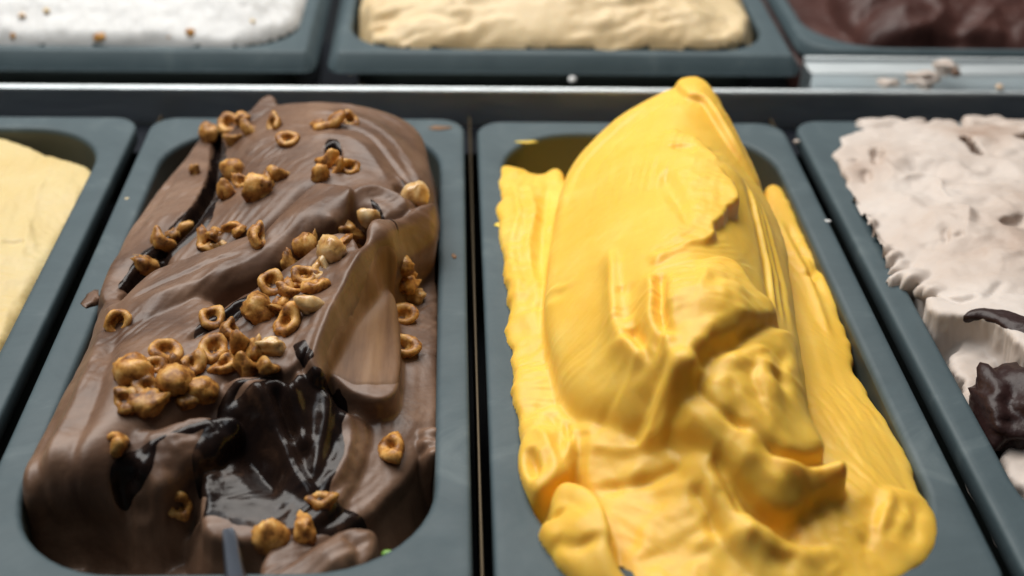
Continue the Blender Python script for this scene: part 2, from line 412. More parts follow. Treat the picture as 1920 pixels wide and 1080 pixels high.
# ------------------------------------------------------------------ mango gelato: stacked paddle strokes
def build_mango():
    f = Field(4, 176, -352, -2, .5, warp=(.6, .035), seed=3)
    L = f.layer
    # fill of the pan
    L([(10, -345, -34), (162, -345, -34), (162, -12, -34), (10, -12, -34)], r=4, lump=(5, .05))
    # shelf along the left wall
    L([(15.5, -57, 1), (23.8, -58.8, 2), (33, -61.7, 0), (46.3, -60.5, 0, 6), (53, -154.1, 3), (45.4, -232.4, 4), (42.5, -263.2, 3), (32.9, -286.3, 3), (20.4, -294.2, 4), (16.1, -282.3, 4), (14.8, -251.8, 4), (13.6, -224, 3), (13.5, -191, 3), (13.5, -154.1, 3), (12.7, -122.2, 3), (13.2, -85.2, 2)],
      [(27.1, -119.1, 4), (23.7, -182.2, 5), (22.8, -234.9, 6)], r=4, streak=((-0.037, -0.999), .6, .12, .02), jag=(2.2, .07), lump=(1.5, .07))
    f.ridge([(26, -68.9, 2), (28.8, -107.5, 3), (23.6, -140.8, 3), (25.1, -172.6, 4), (22.9, -196.3, 4), (26.3, -218.4, 4), (26.7, -239, 4)], 2.6, 2.2, 5, jit=1.5)
    f.ridge([(19.5, -68.9, 2), (21.3, -107.5, 3), (17.2, -136.2, 3), (18.1, -168.4, 4), (19.3, -203.9, 4)], 2.0, 1.6, 3, jit=1.2)
    f.ridge([(37.5, -72.4, 1), (32.1, -117.3, 3), (26.5, -164.2, 4)], -2.0, 1.2, 2)
    # smooth plateau along the right wall
    L([(146.7, -68, -4), (154.2, -79.9, -4), (154.9, -108.1, -5), (154.9, -133.7, -4), (155.4, -162.5, -4), (153, -199.1, -5), (150.3, -217.5, -5), (152.9, -244.7, -5), (154.9, -272, -3), (152.9, -290.4, -2), (154.4, -303.4, -2), (148.3, -321.2, 0), (134.9, -334.9, 0), (107.9, -346.2, 0), (77.3, -347.6, 2), (84.2, -291.3, 2), (115.1, -193.7, 2)],
      [(138.9, -206.1, 0), (135.5, -265.3, 4), (133.8, -297.5, 7), (114.7, -314.1, 8), (115.8, -287.4, 8)], r=4, streak=((-0.030, -1.000), .35, .25, .01), jag=(1.2, .1))
    for ln, h in (([(145.3, -96.6, 0), (145.1, -132.4, -2), (146.2, -163.5, -2), (144.3, -203.3, -2)], 1.6), ([(148.8, -101.7, 0), (149.4, -137, -2), (149.4, -170.3, -3)], -1.6), ([(149.2, -125.3, -2), (153.2, -139.9, -3), (148.1, -153.3, -3), (143.7, -149.8, -3)], -2.5)):
        f.ridge(ln, h, 1.2, 2.0)
    # ruffle in the near right corner
    L([(116.5, -312, 0), (125, -304.8, 4), (137.6, -297.8, 6), (147.6, -298.7, 5), (152.8, -306.6, 1), (149.2, -320, 0), (135.3, -333.5, 0), (117.3, -336.2, 0), (108.5, -330.2, 0)], [(130.4, -315.8, 7)], r=5, k=2)
    for ln, h in (([(135.3, -300.5, 6), (129.5, -313.5, 6), (124.7, -323.6, 5), (119.2, -327.7, 2)], -1.8), ([(141.5, -303.2, 6), (136.2, -314.8, 6), (129.2, -325, 4)], -1.2), ([(148.5, -302.4, 4), (142.3, -316.6, 4), (135.2, -326.7, 2)], -1.3), ([(138.8, -300.5, 6), (133, -313.5, 6), (126.9, -323.8, 4)], 1.4)):
        f.ridge(ln, h, 1.6, 3.0, taper=.3, jit=1.5)
    # lower slope facing the customer
    L([(33.6, -261.1, 10, 5), (48.7, -266.4, 20, 8), (68.7, -291.7, 26), (76.2, -305.4, 26), (86, -319.9, 16), (92.8, -333.3, 8), (87.5, -345.2, 4), (48.6, -340.8, 0), (38.2, -309.7, 0), (33.4, -290.2, 4), (30.2, -275.6, 6)],
      [(50.4, -288.2, 14), (63.1, -300.5, 15), (51.8, -311.2, 6), (67.8, -317.9, 12)], r=6, k=3, streak=((0.887, -0.462), .7, .12, .015), lump=(1.6, .05))
    # band sweeping to the near right
    L([(74.2, -297.6, 24, 6), (80.4, -308.7, 22), (86.9, -323.5, 17), (103.9, -328.4, 10), (120.9, -320, 4), (127.5, -322.9, 2), (112.6, -340.5, 1), (87.7, -345.6, 2), (79, -335.8, 6), (73.9, -322.9, 12, 3), (71.8, -311.5, 20, 3)],
      [(82.6, -329.9, 14), (92.8, -333.3, 8)], r=6, k=1.0, lump=(1.2, .06))
    # the tall tongue
    L([(107.4, -37, 40, 4), (95.4, -45.3, 39, 6), (81.8, -51.6, 35, 7), (65.5, -61.7, 28, 8), (50.3, -78.4, 20, 8), (40.5, -101.2, 15, 7), (33.7, -139.2, 13, 6), (27.5, -182.5, 13, 5), (25.7, -209.5, 13, 5), (27.4, -241, 13, 6), (32.6, -264.9, 13, 7), (42.2, -277.9, 15, 9), (60.2, -292.7, 20, 9), (74.7, -300.4, 24, 9), (96.7, -298.2, 22, 9), (115.1, -276.4, 18, 7), (119.9, -250.3, 17, 6), (123, -223, 17, 6), (130.1, -181.6, 15, 6), (135.1, -148.1, 13, 6), (134.6, -113.4, 15, 7), (130.3, -89.4, 24, 8), (123.1, -67.7, 34, 7), (118, -48.4, 40, 5)],
      [(103.2, -76.6, 43), (91.6, -144.6, 50), (67.5, -125.4, 40), (79.8, -203.5, 53), (48.5, -181.9, 33), (72.3, -239.7, 52), (41.5, -235.9, 31), (62.9, -271, 44), (53.7, -281, 29), (106, -193.5, 40), (103.5, -229.4, 36), (107.6, -146.5, 46)],
      r=7, slope=2.6, streak=((0.168, 0.986), .10, .3, .005), lump=(.8, .03))
    # rolled tip
    L([(100.2, -45.9, 43), (109.1, -40, 43), (115.4, -47.2, 42), (118.9, -64.7, 39), (126.3, -90, 29), (131.5, -107.3, 20), (127.5, -112.2, 24), (118.7, -99, 37), (112.3, -81.5, 44), (108.5, -69.9, 46), (100.9, -65.2, 46)], [(108.5, -57.6, 46)], r=3.2, k=1.2)
    f.ridge([(86.6, -61.3, 40), (66.1, -78, 33), (52.5, -92.9, 26), (42.8, -113, 20), (36.6, -147.8, 18)], 1.3, 1.4, 4)
    f.ridge([(94.8, -68.1, 44), (78, -79.2, 40), (63.8, -97.5, 36), (52.4, -118.3, 31)], -1.3, 1.2, 5)
    # long drawn streaks down the right flank
    for k_, (a, h) in enumerate(((0, -2.6), (14, 2.4), (27, -2.4), (38, 2.0), (50, -2.0), (60, 1.2))):
        f.ridge([(p[0] + a * .13, p[1], p[2]) for p in [(116.5, -132.4, 36), (115.6, -161.7, 34), (114.5, -189.2, 30), (111.1, -217.3, 28), (108.7, -235.8, 26)]], h, 1.0, 1.5, taper=.25)
    # torn upper sheet with a ragged near edge
    L([(74.4, -113.9, 46, 14), (89.8, -97.4, 46, 12), (103.2, -117.7, 48, 9), (105.2, -151.8, 50, 5), (103.8, -177.1, 52, 2), (97.8, -190.2, 53, 1.6), (90.2, -202, 54, 1.6), (88, -212.4, 54, 1.4), (82.6, -217.1, 54, 1.4), (76, -220.9, 54, 1.6), (69.5, -226.2, 54, 2), (62.9, -227.4, 52, 4), (57.1, -211.5, 45, 6), (53.9, -191.9, 39, 5), (58.2, -169, 38, 12), (66.1, -137.3, 41, 14)],
      [(82.3, -160.9, 51), (80.7, -197.1, 54)], r=2, slope=4, k=.6, jag=(1.6, .13), lump=(1.4, .08))
    f.carve([(73.5, -157.2, 52), (81.8, -151.5, 52), (85.3, -171.5, 53), (85.2, -195, 54), (78.4, -205, 55), (73.7, -185.3, 54)], 2.2, 7)
    f.carve([(84.1, -126.7, 49), (92.7, -123.5, 49), (96.6, -130.6, 50), (90.5, -137.2, 50)], 1.4, 2.5)
    # raised slab in the middle
    L([(66.7, -230.2, 51, 4), (70.8, -226.7, 52, 3), (76.7, -226.1, 53, 3), (80.1, -229, 53, 2.5), (87.3, -225.3, 53, 3), (93.5, -227.4, 52, 4), (97.9, -240.2, 50, 4), (103.9, -246.7, 47, 4), (103.9, -251.2, 45, 3), (95.8, -260.1, 47, 2.4), (87.1, -267.5, 49, 2), (77.8, -275.4, 51, 2), (71.6, -282.3, 51, 2), (67.5, -285.6, 48, 2.5), (62.8, -283.4, 49, 4), (62.1, -268.4, 51, 4)],
      [(77.7, -261.2, 57), (91.6, -258.5, 53)], r=2, slope=2.6, k=1.5, lump=(2.2, .06), jag=(1.6, .10))
    f.ridge([(92.5, -259.6, 52), (82.5, -266.3, 55), (74.1, -272.6, 56)], 1.1, 1.2, 2.5)
    # crescents left of it
    for ln, h, a, b in (([(51.1, -193.6, 40), (50.3, -214.9, 41), (48.6, -233.8, 39), (48.1, -248.5, 35), (50.8, -263.1, 35), (56.7, -273.7, 37), (63.9, -281.3, 40)], 3.6, 2.0, 3.2),
                        ([(61.5, -229.6, 49), (60.8, -246, 47), (59.1, -258.2, 44), (62, -271.2, 43), (65.9, -281.8, 43)], 3.2, 1.6, 3.2),
                        ([(55, -228.7, 45), (53.9, -248.7, 42), (53.6, -260.8, 39)], -1.6, 2.5, 3),
                        ([(65.4, -232.8, 51), (62.6, -250.5, 50), (62.4, -264.1, 48), (64.5, -273.8, 46)], -3.2, 1.5, 1.6)):
        f.ridge(ln, h, a, b, taper=.2)
    f.carve([(50.9, -255.5, 38), (55.2, -256.4, 40), (57.1, -268.3, 41), (58.3, -274.8, 41), (55, -271, 40)], 5.5, 3)
    f.carve([(51, -231, 43), (52.8, -229.2, 43), (52.4, -233.1, 42), (50.7, -234.1, 42)], 2.5, 1.5)
    # hollow below the slab
    f.carve([(68.3, -279.3, 46), (76.8, -272.3, 48), (82.8, -270.8, 46), (78.6, -280.3, 44), (71.1, -287.6, 44)], 6, 6)
    # crumpled folds right below the slab
    L([(99.1, -255.1, 44, 6), (111.8, -250.5, 39, 9), (111.9, -269.9, 34, 9), (111.8, -284.4, 29, 8), (113.2, -300.6, 25, 5), (103.2, -306.3, 26, 4), (92.3, -305.6, 30, 4), (85.1, -299.5, 34, 4), (76.7, -294, 39, 5), (73.2, -285, 42, 6), (85.3, -272.5, 45, 6)], [(95.7, -282.3, 41), (100.6, -293.7, 33), (85.2, -289.4, 42)], r=4, k=2.5, lump=(.9, .05), slope=2.2)
    for ln, h, a, b in (([(94.7, -275.3, 43), (90.3, -283.7, 41), (91.9, -290.2, 37), (93.2, -299.2, 33)], -2.2, 1.1, 4), ([(107.6, -261, 39), (102.1, -277, 37), (102.1, -289.4, 33)], -1.8, 1.2, 4), ([(101.7, -267, 41), (96.5, -282.4, 40), (98.1, -292.1, 34), (100.4, -301.2, 29)], 1.3, 2.5, 3.5), ([(82.4, -284.9, 43), (84, -292.7, 39), (87.7, -298.8, 35)], -2.0, 1.2, 4)):
        f.ridge(ln, h, a, b, taper=.35, jit=.8)
    L([(69.9, -282, 40, 5), (75.2, -279, 44, 5), (84.1, -273.3, 46, 5), (91, -270.4, 47, 5), (98.1, -268.2, 45, 6), (99.5, -272.1, 42, 7), (93.4, -280.9, 40, 8), (84, -288.4, 39, 8), (75.2, -289.2, 37, 7)], [(84.5, -281.7, 45)], r=5, k=2, lump=(1.0, .1), slope=2.2)
    f.ridge([(62.4, -278.1, 38), (68.5, -284.3, 40), (74.4, -292.6, 39), (83.3, -299.8, 34)], 1.6, 2.5, 3, taper=.25)
    # overhanging fold with its pointed corner
    L([(57.6, -283.1, 34, 6), (68.7, -282.7, 41, 5), (74.5, -291.7, 39, 4), (83.3, -299.8, 34, 3), (88.5, -301.5, 32, 2.5), (94.6, -307.6, 29, 2), (102.3, -309.5, 27, 1.6), (114.4, -306.3, 25, 1.4), (115.7, -308.3, 24, 1.4), (113, -310.9, 19, 3), (105.8, -316.4, 16, 5), (96.4, -320.9, 14, 7), (86.3, -317.1, 18, 8), (80.1, -309.9, 23, 5), (74.6, -303.9, 27, 4), (67.6, -296.6, 30, 5), (59.8, -289.7, 29, 6)],
      [(84.7, -309.1, 29), (96.2, -314.9, 25), (77.3, -298.9, 34)], r=3, slope=3, k=.5, lump=(1.0, .06))
    f.ridge([(63.2, -286.6, 40), (71.9, -296.8, 39), (78.9, -308.1, 36), (87.7, -316.5, 34), (97.4, -319.6, 33), (107.9, -318.1, 33)], 1.9, 2.0, 3.2)
    f.ridge([(91.2, -320.9, 27), (96.5, -322.9, 22), (102.4, -322.3, 18)], -2.2, 1.2, 2.5)
    f.ridge([(74.7, -303.8, 28), (78.4, -311, 24), (81.5, -318, 20), (83.8, -323.4, 17)], -4.0, 2.0, 2.0)
    # thin creases on the lower slope
    for ln, h in (([(37.4, -295.8, 6), (49.5, -299.8, 8), (59.8, -300.5, 12), (64.4, -302, 14), (66.5, -308.8, 13)], -2.6), ([(66.5, -308.8, 13), (70.4, -312.8, 12), (72.9, -319.5, 10), (74.4, -328.7, 6)], -3.4), ([(51.5, -275.9, 18), (60.6, -288.1, 22), (70, -295.1, 26)], -1.8),
                  ([(42.3, -253.3, 22), (52.4, -263.5, 26), (61.2, -276.3, 34), (69.8, -288.4, 38)], 1.6), ([(36.7, -280.5, 10), (46.9, -287.6, 13), (56.9, -291.7, 18)], 1.4), ([(82.2, -324.4, 19), (88.8, -332.4, 14), (99.9, -332.3, 8)], 1.6), ([(82.6, -328.4, 16), (89.2, -333, 10), (100.1, -333.6, 4)], -2.2)):
        f.ridge(ln, h, 1.2, 2.6, taper=.25)
    # ruffled rim on the near left
    L([(19.6, -257.5, 6), (27.5, -253.2, 8), (31.3, -260.1, 8), (36.1, -270.5, 9), (33.8, -283.8, 8), (28.6, -292.3, 7), (21, -297.8, 6), (16.3, -291.2, 5), (14.4, -278.8, 4), (16.2, -268.4, 5)], [(23.9, -279.1, 9)], r=4, k=1)
    f.carve([(16.9, -278.9, 6), (19.1, -280.1, 6), (20.8, -289.6, 6), (18.7, -292.9, 6), (16.9, -286.3, 6)], 6, 2)
    f.carve([(29.5, -266.2, 8), (31.8, -269.2, 8), (31.9, -276.6, 8), (30, -277.4, 8)], 5, 2)
    f.ridge([(20, -266.7, 6), (23.9, -279.1, 9), (25.1, -289.3, 8), (22.5, -296.5, 6)], 1.8, 1.4, 2)
    f.ridge([(24.2, -260.1, 8), (28.2, -270.4, 9), (28.3, -282.1, 9)], -1.8, 1.4, 2)
    # folded lobe in the near left corner
    L([(24.4, -304, 8, 4), (28, -301.4, 11, 3), (32.6, -304.7, 13, 3), (37.4, -313.4, 14, 3), (38.9, -325.7, 14, 3), (38.9, -333, 13, 3), (42.2, -339.2, 10, 4), (50.3, -344.7, 4, 6), (36.4, -344.7, 2, 6), (27.3, -333.5, 4), (22.1, -323.5, 4), (20.3, -316, 5), (23, -311.3, 6)], [(31.2, -320.9, 13), (29.1, -328.7, 9)], r=3.5, slope=2.6)
    f.carve([(22.9, -311, 9), (27, -311.4, 10), (26.1, -314.6, 9), (23, -315, 8)], 4, 3)
    f.ridge([(22.9, -321.8, 7), (29.9, -328.7, 9), (37.5, -328.9, 10)], -2.2, 1.2, 2.4)
    f.ridge([(28.8, -304.1, 12), (34.5, -310.5, 14), (37.2, -321.9, 15), (37.6, -331.6, 14)], 1.2, 1.5, 3)
    f.ruffle([(p[0], p[1], r) for p, r in zip([(54.9, -249.1, 40), (58.5, -281.3, 36), (45.2, -285.4, 14), (59.7, -298.9, 16), (86.9, -325.2, 14), (101.2, -326.3, 8), (29.4, -196.4, 4), (36.3, -126.9, 3), (24, -277.9, 8), (58.4, -325.7, 8), (130.6, -316.2, 5), (82.7, -244.5, 55), (99.2, -279, 34), (90.8, -316.3, 24)], (11, 12, 12, 14, 14, 14, 9, 8, 10, 15, 12, 14, 14, 14))], 1.2, .085)
    f.blur(2)

    f.blur(2)
    f.bulge(.6, 3.0, 5)
    f.drag([(p[0], p[1], q[0], q[1]) for p, q in zip([(49.1, -181.1, 25), (72.2, -125.4, 40), (108.7, -183.4, 34), (27.4, -155.7, 4), (136, -264, 3), (138.5, -171.8, -2), (53.3, -293.8, 14), (83.8, -322.4, 16), (78.8, -256.6, 54), (30.8, -327.1, 12)], ((0.141, 0.990), (0.243, 0.970), (0.064, 0.998), (0.033, 0.999), (-0.030, -1.000), (-0.013, -1.000), (0.894, -0.449), (0.631, -0.776), (1.000, -0.017), (0.338, -0.941)))], .22, .5, 0)
    top = sstep(-12, 0, f.H)
    f.rough(.3, .06, top, 2)
    f.clip_rect(15.5, 153.5, -330, -15, 38, -1.0)
    return f
FM = build_mango()

# ------------------------------------------------------------------ milk chocolate gelato and the grooves its sauce runs in
def build_choc():
    f = Field(-176, -4, -352, -2, .5, warp=(.6, .035), seed=9)
    L = f.layer
    L([(-160, -345, -32), (-8, -345, -32), (-8, -12, -32), (-160, -12, -32)], r=4, lump=(4, .05))
    # flat strip along the right wall
    L([(-31.1, -116.9, -3), (-21.4, -118.2, -5), (-16.5, -118.9, -6), (-15.7, -165.4, -6), (-15, -218.6, -6), (-14.7, -251.6, -6), (-18, -262.5, -7), (-26.5, -275.9, -8), (-37, -292.5, -9), (-47.1, -304.1, -9), (-59.7, -319.7, -8), (-72.3, -328.9, -8), (-63.1, -282.8, -4), (-51.1, -243.6, -2), (-44, -190.3, 0), (-39.3, -149.3, 0)],
      [(-26.4, -203.9, -1), (-25, -256.4, -2)], r=4, streak=((0.007, -1.000), .5, .22, .012), jag=(1.0, .1))
    f.ridge([(-33.1, -221.8, -1), (-34.9, -243.8, -2), (-35.3, -264.2, -3)], 2.2, 2.5, 3)
    # big smooth shell sweeping round the near left corner
    L([(-149.8, -187.9, 9, 5), (-145.3, -185.1, 11, 6), (-127.1, -183, 16, 9), (-98.7, -201.7, 18, 9), (-84.6, -230.5, 18, 9), (-89.2, -256.3, 13, 9), (-101.2, -266.3, 9, 8), (-110.6, -277.1, 6, 8), (-116.7, -284.7, 3, 8), (-109.3, -290.4, -4, 8), (-98.3, -294.1, -8, 8), (-85.3, -298.7, -10, 8), (-69.2, -301.2, -14, 6), (-62.5, -300.7, -22, 5), (-77.7, -299.6, -28, 5), (-106, -295.9, -30, 5), (-125.3, -298.5, -22, 5), (-137.4, -297.6, -14, 5), (-146.1, -295.4, -5, 5), (-151.4, -293.5, 4, 5), (-153.8, -279.4, 6, 5), (-151.6, -264.6, 8, 5), (-149.8, -241.1, 9, 5), (-148.1, -218.9, 10, 5)],
      [(-133.5, -248.7, 17), (-137, -275.1, 14), (-134.4, -292.2, 5), (-121.7, -293.8, -8), (-106, -289.2, -20), (-113.5, -285.6, -1), (-121.8, -230.3, 18)], r=5, slope=2.6, streak=((0.071, -0.997), 0.17, 0.15, .008))
    # outer rolled lip, drawn round in several strands
    for ln, h, a, b in (([(-144, -200.1, 12), (-142.7, -223.2, 13), (-142.2, -246.5, 13), (-143.2, -269.6, 12), (-145, -285.8, 9), (-140.7, -301.1, 6), (-129.9, -313.4, 1), (-115.5, -320.5, -4)], 2.4, 3.0, 2.2),
                        ([(-138, -210.4, 14), (-136.3, -232.8, 15), (-135.1, -255.4, 15), (-135.9, -276.7, 13), (-136.1, -292.5, 10), (-129.1, -306.3, 6), (-116.1, -315, 0), (-98.7, -320.2, -5)], -1.8, 2.2, 2.2),
                        ([(-146.8, -259.4, 11), (-148.9, -281.8, 8), (-145.9, -295.8, 6), (-136.6, -308.4, 1), (-124.7, -316.6, -3)], -1.5, 1.6, 1.6), ([(-135.4, -282.4, 13), (-137.5, -296.6, 9), (-130.3, -309, 5), (-119, -317.4, 0)], 1.2, 1.6, 1.6)):
        f.ridge(ln, h, a, b, taper=.2)
    # back dome
    L([(-132.2, -43.5, 10, 3), (-119.6, -41.9, 18, 4), (-109, -39.5, 23, 5), (-96, -37.7, 26, 6), (-74.9, -38, 28, 7), (-50.9, -44.8, 29, 8), (-34.6, -50.4, 26, 8), (-25.1, -60.4, 22, 7), (-20.9, -83.4, 18, 6), (-19.7, -116.5, 19, 6), (-25.2, -144.7, 24, 8), (-42.6, -155.3, 30, 10), (-66.3, -136.9, 30, 10), (-83, -153.9, 24, 9), (-100.3, -162.3, 16, 8), (-125, -163.7, 9, 7), (-134.9, -147.5, 7, 6), (-123.2, -107.1, 8, 5), (-122.4, -79.7, 10, 4)],
      [(-71.4, -75, 33), (-88.1, -105.4, 29), (-103.9, -132.1, 22), (-45.8, -91.5, 33), (-58.3, -121.1, 32), (-102.7, -85.5, 27)], r=6, slope=3, streak=((0.292, 0.956), 0.14, 0.14, .01))
    L([(-110.9, -52, 24, 1), (-108.2, -44.4, 25, 1), (-101.4, -34.6, 28, 1), (-98, -37.1, 28, 1), (-96.1, -44.8, 27, 1), (-104.6, -51.9, 26, 1)], r=1.2, slope=3.5)
    # lip running round the far right rim
    for ln, h, a, b in (([(-83.1, -58.1, 31), (-59.7, -65.6, 33), (-41.5, -78.1, 33), (-29.9, -96.2, 30), (-23.3, -124.5, 26)], 1.6, 6, 2), ([(-71.3, -76.2, 33), (-51, -84.8, 34), (-36.7, -104.9, 33), (-26.7, -125.8, 28), (-21.8, -141.2, 26)], -1.7, 1.0, 3.0), ([(-77.3, -90.8, 33), (-60.2, -92.6, 34), (-47.5, -104.3, 34), (-37.2, -124, 31)], 1.0, 3, 3)):
        f.ridge(ln, h, a, b, taper=.15)
    # left strip beyond the dark groove
    L([(-132.7, -43.5, 10, 2), (-126.5, -45.5, 11, 1.2), (-123.2, -70.7, 11, 1.2), (-124.5, -99.2, 12, 1.2), (-128.8, -140.3, 12, 1.2), (-133.6, -156.3, 11, 1.2), (-143, -172, 9, 1.2), (-144.2, -184.8, 9, 1), (-146.3, -191.8, 9, 2), (-151.6, -182, 9, 3), (-152.6, -169.9, 9, 4), (-151.5, -150.9, 9, 4), (-149.9, -119.4, 8, 5), (-145.7, -89.4, 8, 5), (-138.9, -64.1, 9, 4)],
      [(-137.4, -130.5, 13), (-142.9, -160.1, 12)], r=3, slope=2.6, streak=((0.162, 0.987), 0.15, 0.17, .01))
    f.ridge([(-133.5, -53.8, 11), (-139.4, -81.7, 11), (-143.3, -112.6, 11), (-146.5, -143.1, 11)], -1.5, 1, 2.5)
    # the groove itself
    f.carve([(-128.4, -45, 9), (-121.4, -51, 12), (-116.7, -90.7, 13), (-115.8, -122.2, 11), (-119.6, -139.1, 10), (-127.7, -149.2, 8), (-139.2, -168.8, 7), (-145.9, -183.3, 8), (-143.5, -170.4, 8), (-134, -150.8, 9), (-127.4, -130.5, 9), (-123.6, -95.5, 10)], 9, 3.5)
    # rolled band from the left lip up to the whipped curl
    L([(-145.5, -202.3, 11, 2), (-140.8, -189.7, 14, 1.2), (-127.6, -179.8, 17, 1), (-109.3, -171.4, 21, 0.9), (-92.5, -164.9, 25, 0.9), (-88.5, -168.7, 26, 0.9), (-80.4, -153.7, 29, 1), (-69.9, -133.5, 32, 1.2), (-61.9, -132.9, 33, 3), (-52.3, -139.5, 34, 4), (-55.7, -156.6, 32, 7), (-72.1, -172.1, 27, 8), (-89.7, -188.5, 22, 9), (-106.9, -201.6, 18, 9), (-123.1, -215.5, 15, 9), (-136.8, -223.2, 13, 8)],
      [(-123.2, -200.9, 20), (-99.8, -189.3, 25), (-72.8, -160.7, 33)], r=4, slope=3, streak=((0.730, 0.684), 0.25, 0.20, .01), k=.6)
    f.ridge([(-137.7, -200.1, 17), (-120.8, -190.9, 21), (-105.1, -182.5, 24), (-91.1, -177.1, 28)], -1.4, 1, 2.5)
    f.ridge([(-132.9, -205.7, 17), (-115.6, -196.7, 21), (-95.9, -186.9, 26), (-76.8, -166, 31)], .9, 2, 3)
    f.ridge([(-144, -200.1, 12), (-128.2, -176.5, 17), (-110, -167.2, 21), (-93.1, -161, 25)], -5.0, 8, 1.0, taper=.2)
    f.ridge([(-85.7, -164.8, 29), (-77.8, -146.4, 30), (-69.1, -130.1, 32)], -2.0, 3, .8, taper=.2)
    # whipped curl
    for ln, h, a, b in (([(-55.9, -153.9, 33), (-51, -140.8, 36), (-42.2, -135.3, 38), (-32.3, -140.1, 37), (-25.3, -151, 34)], 4.0, 3, 3.6), ([(-63.9, -163.3, 32), (-59.3, -160.2, 34), (-51.7, -165, 35), (-45.8, -172.8, 35)], 2.4, 2.4, 3), ([(-52.4, -153.4, 36), (-45, -147.7, 38), (-37, -152.3, 38)], -2.0, 1.2, 1.2), ([(-36.4, -112.7, 33), (-29.9, -119.9, 32), (-26.5, -131.3, 31)], 1.8, 1.6, 1.6)):
        f.ridge(ln, h, a, b, taper=.22)
    f.carve([(-48.5, -156.5, 37), (-44.8, -150.5, 37), (-37, -152.3, 37), (-32.7, -168, 36), (-39.1, -170.7, 35), (-45, -168.5, 35)], 4, 3.5)
    f.carve([(-60.4, -174.5, 32), (-54.6, -171.6, 33), (-51.1, -176.2, 33), (-56.3, -178.7, 31)], 4, 2.5)
    f.carve([(-35.9, -125.7, 34), (-32.1, -121.8, 33), (-27.8, -128.3, 32), (-32.6, -135.1, 33)], 3, 2)
    f.carve([(-66.7, -102.5, 33), (-61.6, -100.3, 33), (-58.6, -108.7, 33), (-61.5, -113.9, 33), (-65.5, -110.9, 33)], 4, 2)
    # middle slope under the nuts
    L([(-118.7, -227.5, 16, 6), (-101.6, -208.8, 19, 6), (-78.7, -191.3, 25, 6), (-62.9, -177.1, 30, 5), (-52.2, -176.2, 32, 3), (-46.9, -185.4, 32, 2), (-52, -208.2, 32, 2), (-57.5, -228.9, 30, 2), (-61.3, -243.5, 26, 2), (-68.4, -251.3, 21, 4), (-82.3, -249, 17, 6), (-99.3, -251.3, 14, 6)], [(-83.3, -222.3, 22), (-68, -213.9, 26)], r=5, k=2, lump=(2.0, .09))
    f.carve([(-106.4, -223.8, 17), (-96.7, -213.9, 20), (-87.2, -207.8, 22), (-90.1, -217.2, 21), (-99.2, -225.2, 18), (-107.3, -231, 16)], 3.0, 2.5, jag=(1, .2))
    # tall cut slab with its near face hanging down to the petal
    L([(-19, -134.1, 22, 3), (-21.3, -133.3, 25, 3), (-28.4, -147.1, 29, 3), (-37.7, -164.1, 33, 2.5), (-44.5, -182.1, 34, 2), (-51.4, -204.9, 34, 1.5), (-56.9, -227.6, 32, 1.5), (-60.5, -244.1, 28, 1.5), (-61.3, -250.3, 25, 2), (-56.9, -253.2, 20, 3), (-50.5, -241.9, 14, 6), (-40.5, -209.3, 13, 9), (-32.8, -179.9, 14, 10), (-23.9, -158.8, 16, 9), (-19.3, -147, 18, 6)],
      [(-34.1, -177.1, 25), (-40.8, -195.6, 24), (-47.9, -217.4, 21), (-45.4, -207.8, 22)], r=3, slope=6, streak=((0.217, 0.976), 0.30, 0.17, .012))
    f.ridge([(-25.1, -146.2, 28), (-35.5, -165, 33), (-43.2, -182.9, 34), (-50.1, -204.9, 34), (-55.4, -226.6, 32), (-59.1, -244.7, 28)], 1.0, 2, 1.5)
    L([(-49.8, -220.1, 18, 5), (-42.1, -193.3, 20, 12), (-34.2, -181.5, 15, 12), (-29.9, -208, 7, 5), (-29.9, -235.3, 9, 1.2), (-30.8, -249, 10, 0.6), (-35.9, -254.7, 11, 0.6), (-43.6, -254.1, 12, 0.6), (-51.5, -249, 14, 0.7), (-53.8, -243.2, 15, 1)], [(-41.7, -223.6, 13), (-38.7, -244.2, 12)], r=2, slope=6, streak=((0.034, 0.999), 0.45, 0.15, .008))
    # hollow in front, with dark sheets hanging into it
    L([(-99, -254.9, 12, 6), (-89.6, -251.4, 16, 2), (-76.1, -252, 18, 1.5), (-67.2, -255.5, 18, 1.5), (-64.8, -249.9, 20, 3), (-57.5, -250.3, 15, 5), (-49.9, -255.1, 7, 5), (-38.3, -260, 1, 4), (-46, -291.2, -4), (-60.9, -307, -6), (-88.8, -307.7, -5), (-95.1, -287, 0), (-97.2, -270.2, 5)],
      [(-79, -272, -1), (-63.6, -274.5, 1), (-84.4, -288, -4)], r=3, k=1.0, lump=(2.5, .06))
    for ln, h, a, b in (([(-87.5, -254.7, 13), (-78.1, -257.4, 9), (-69.6, -269.8, 2), (-63.1, -282.8, -4), (-54.8, -295.8, -7)], 4.5, 2.0, 4), ([(-67.5, -254.1, 16), (-64.5, -262.9, 6), (-59.8, -276.2, 0)], 3.6, 2.0, 3.0), ([(-57.6, -250, 14), (-54.3, -259.9, 6), (-56.1, -276.2, 0), (-58.9, -288.3, -4)], 3.4, 2.2, 3.2),
                        ([(-72.3, -254.6, 14), (-70.5, -260.4, 4), (-64.1, -272.6, -3)], -4.5, 3, 2.5), ([(-50, -253.8, 6), (-45.6, -265.9, 1), (-48.4, -281.3, -3), (-55, -292.6, -5)], 3.4, 2.2, 4.5), ([(-88.8, -262.2, 8), (-80.7, -273.6, -2), (-68, -290.3, -7)], -4, 4, 4)):
        f.ridge(ln, h, a, b, taper=.2)
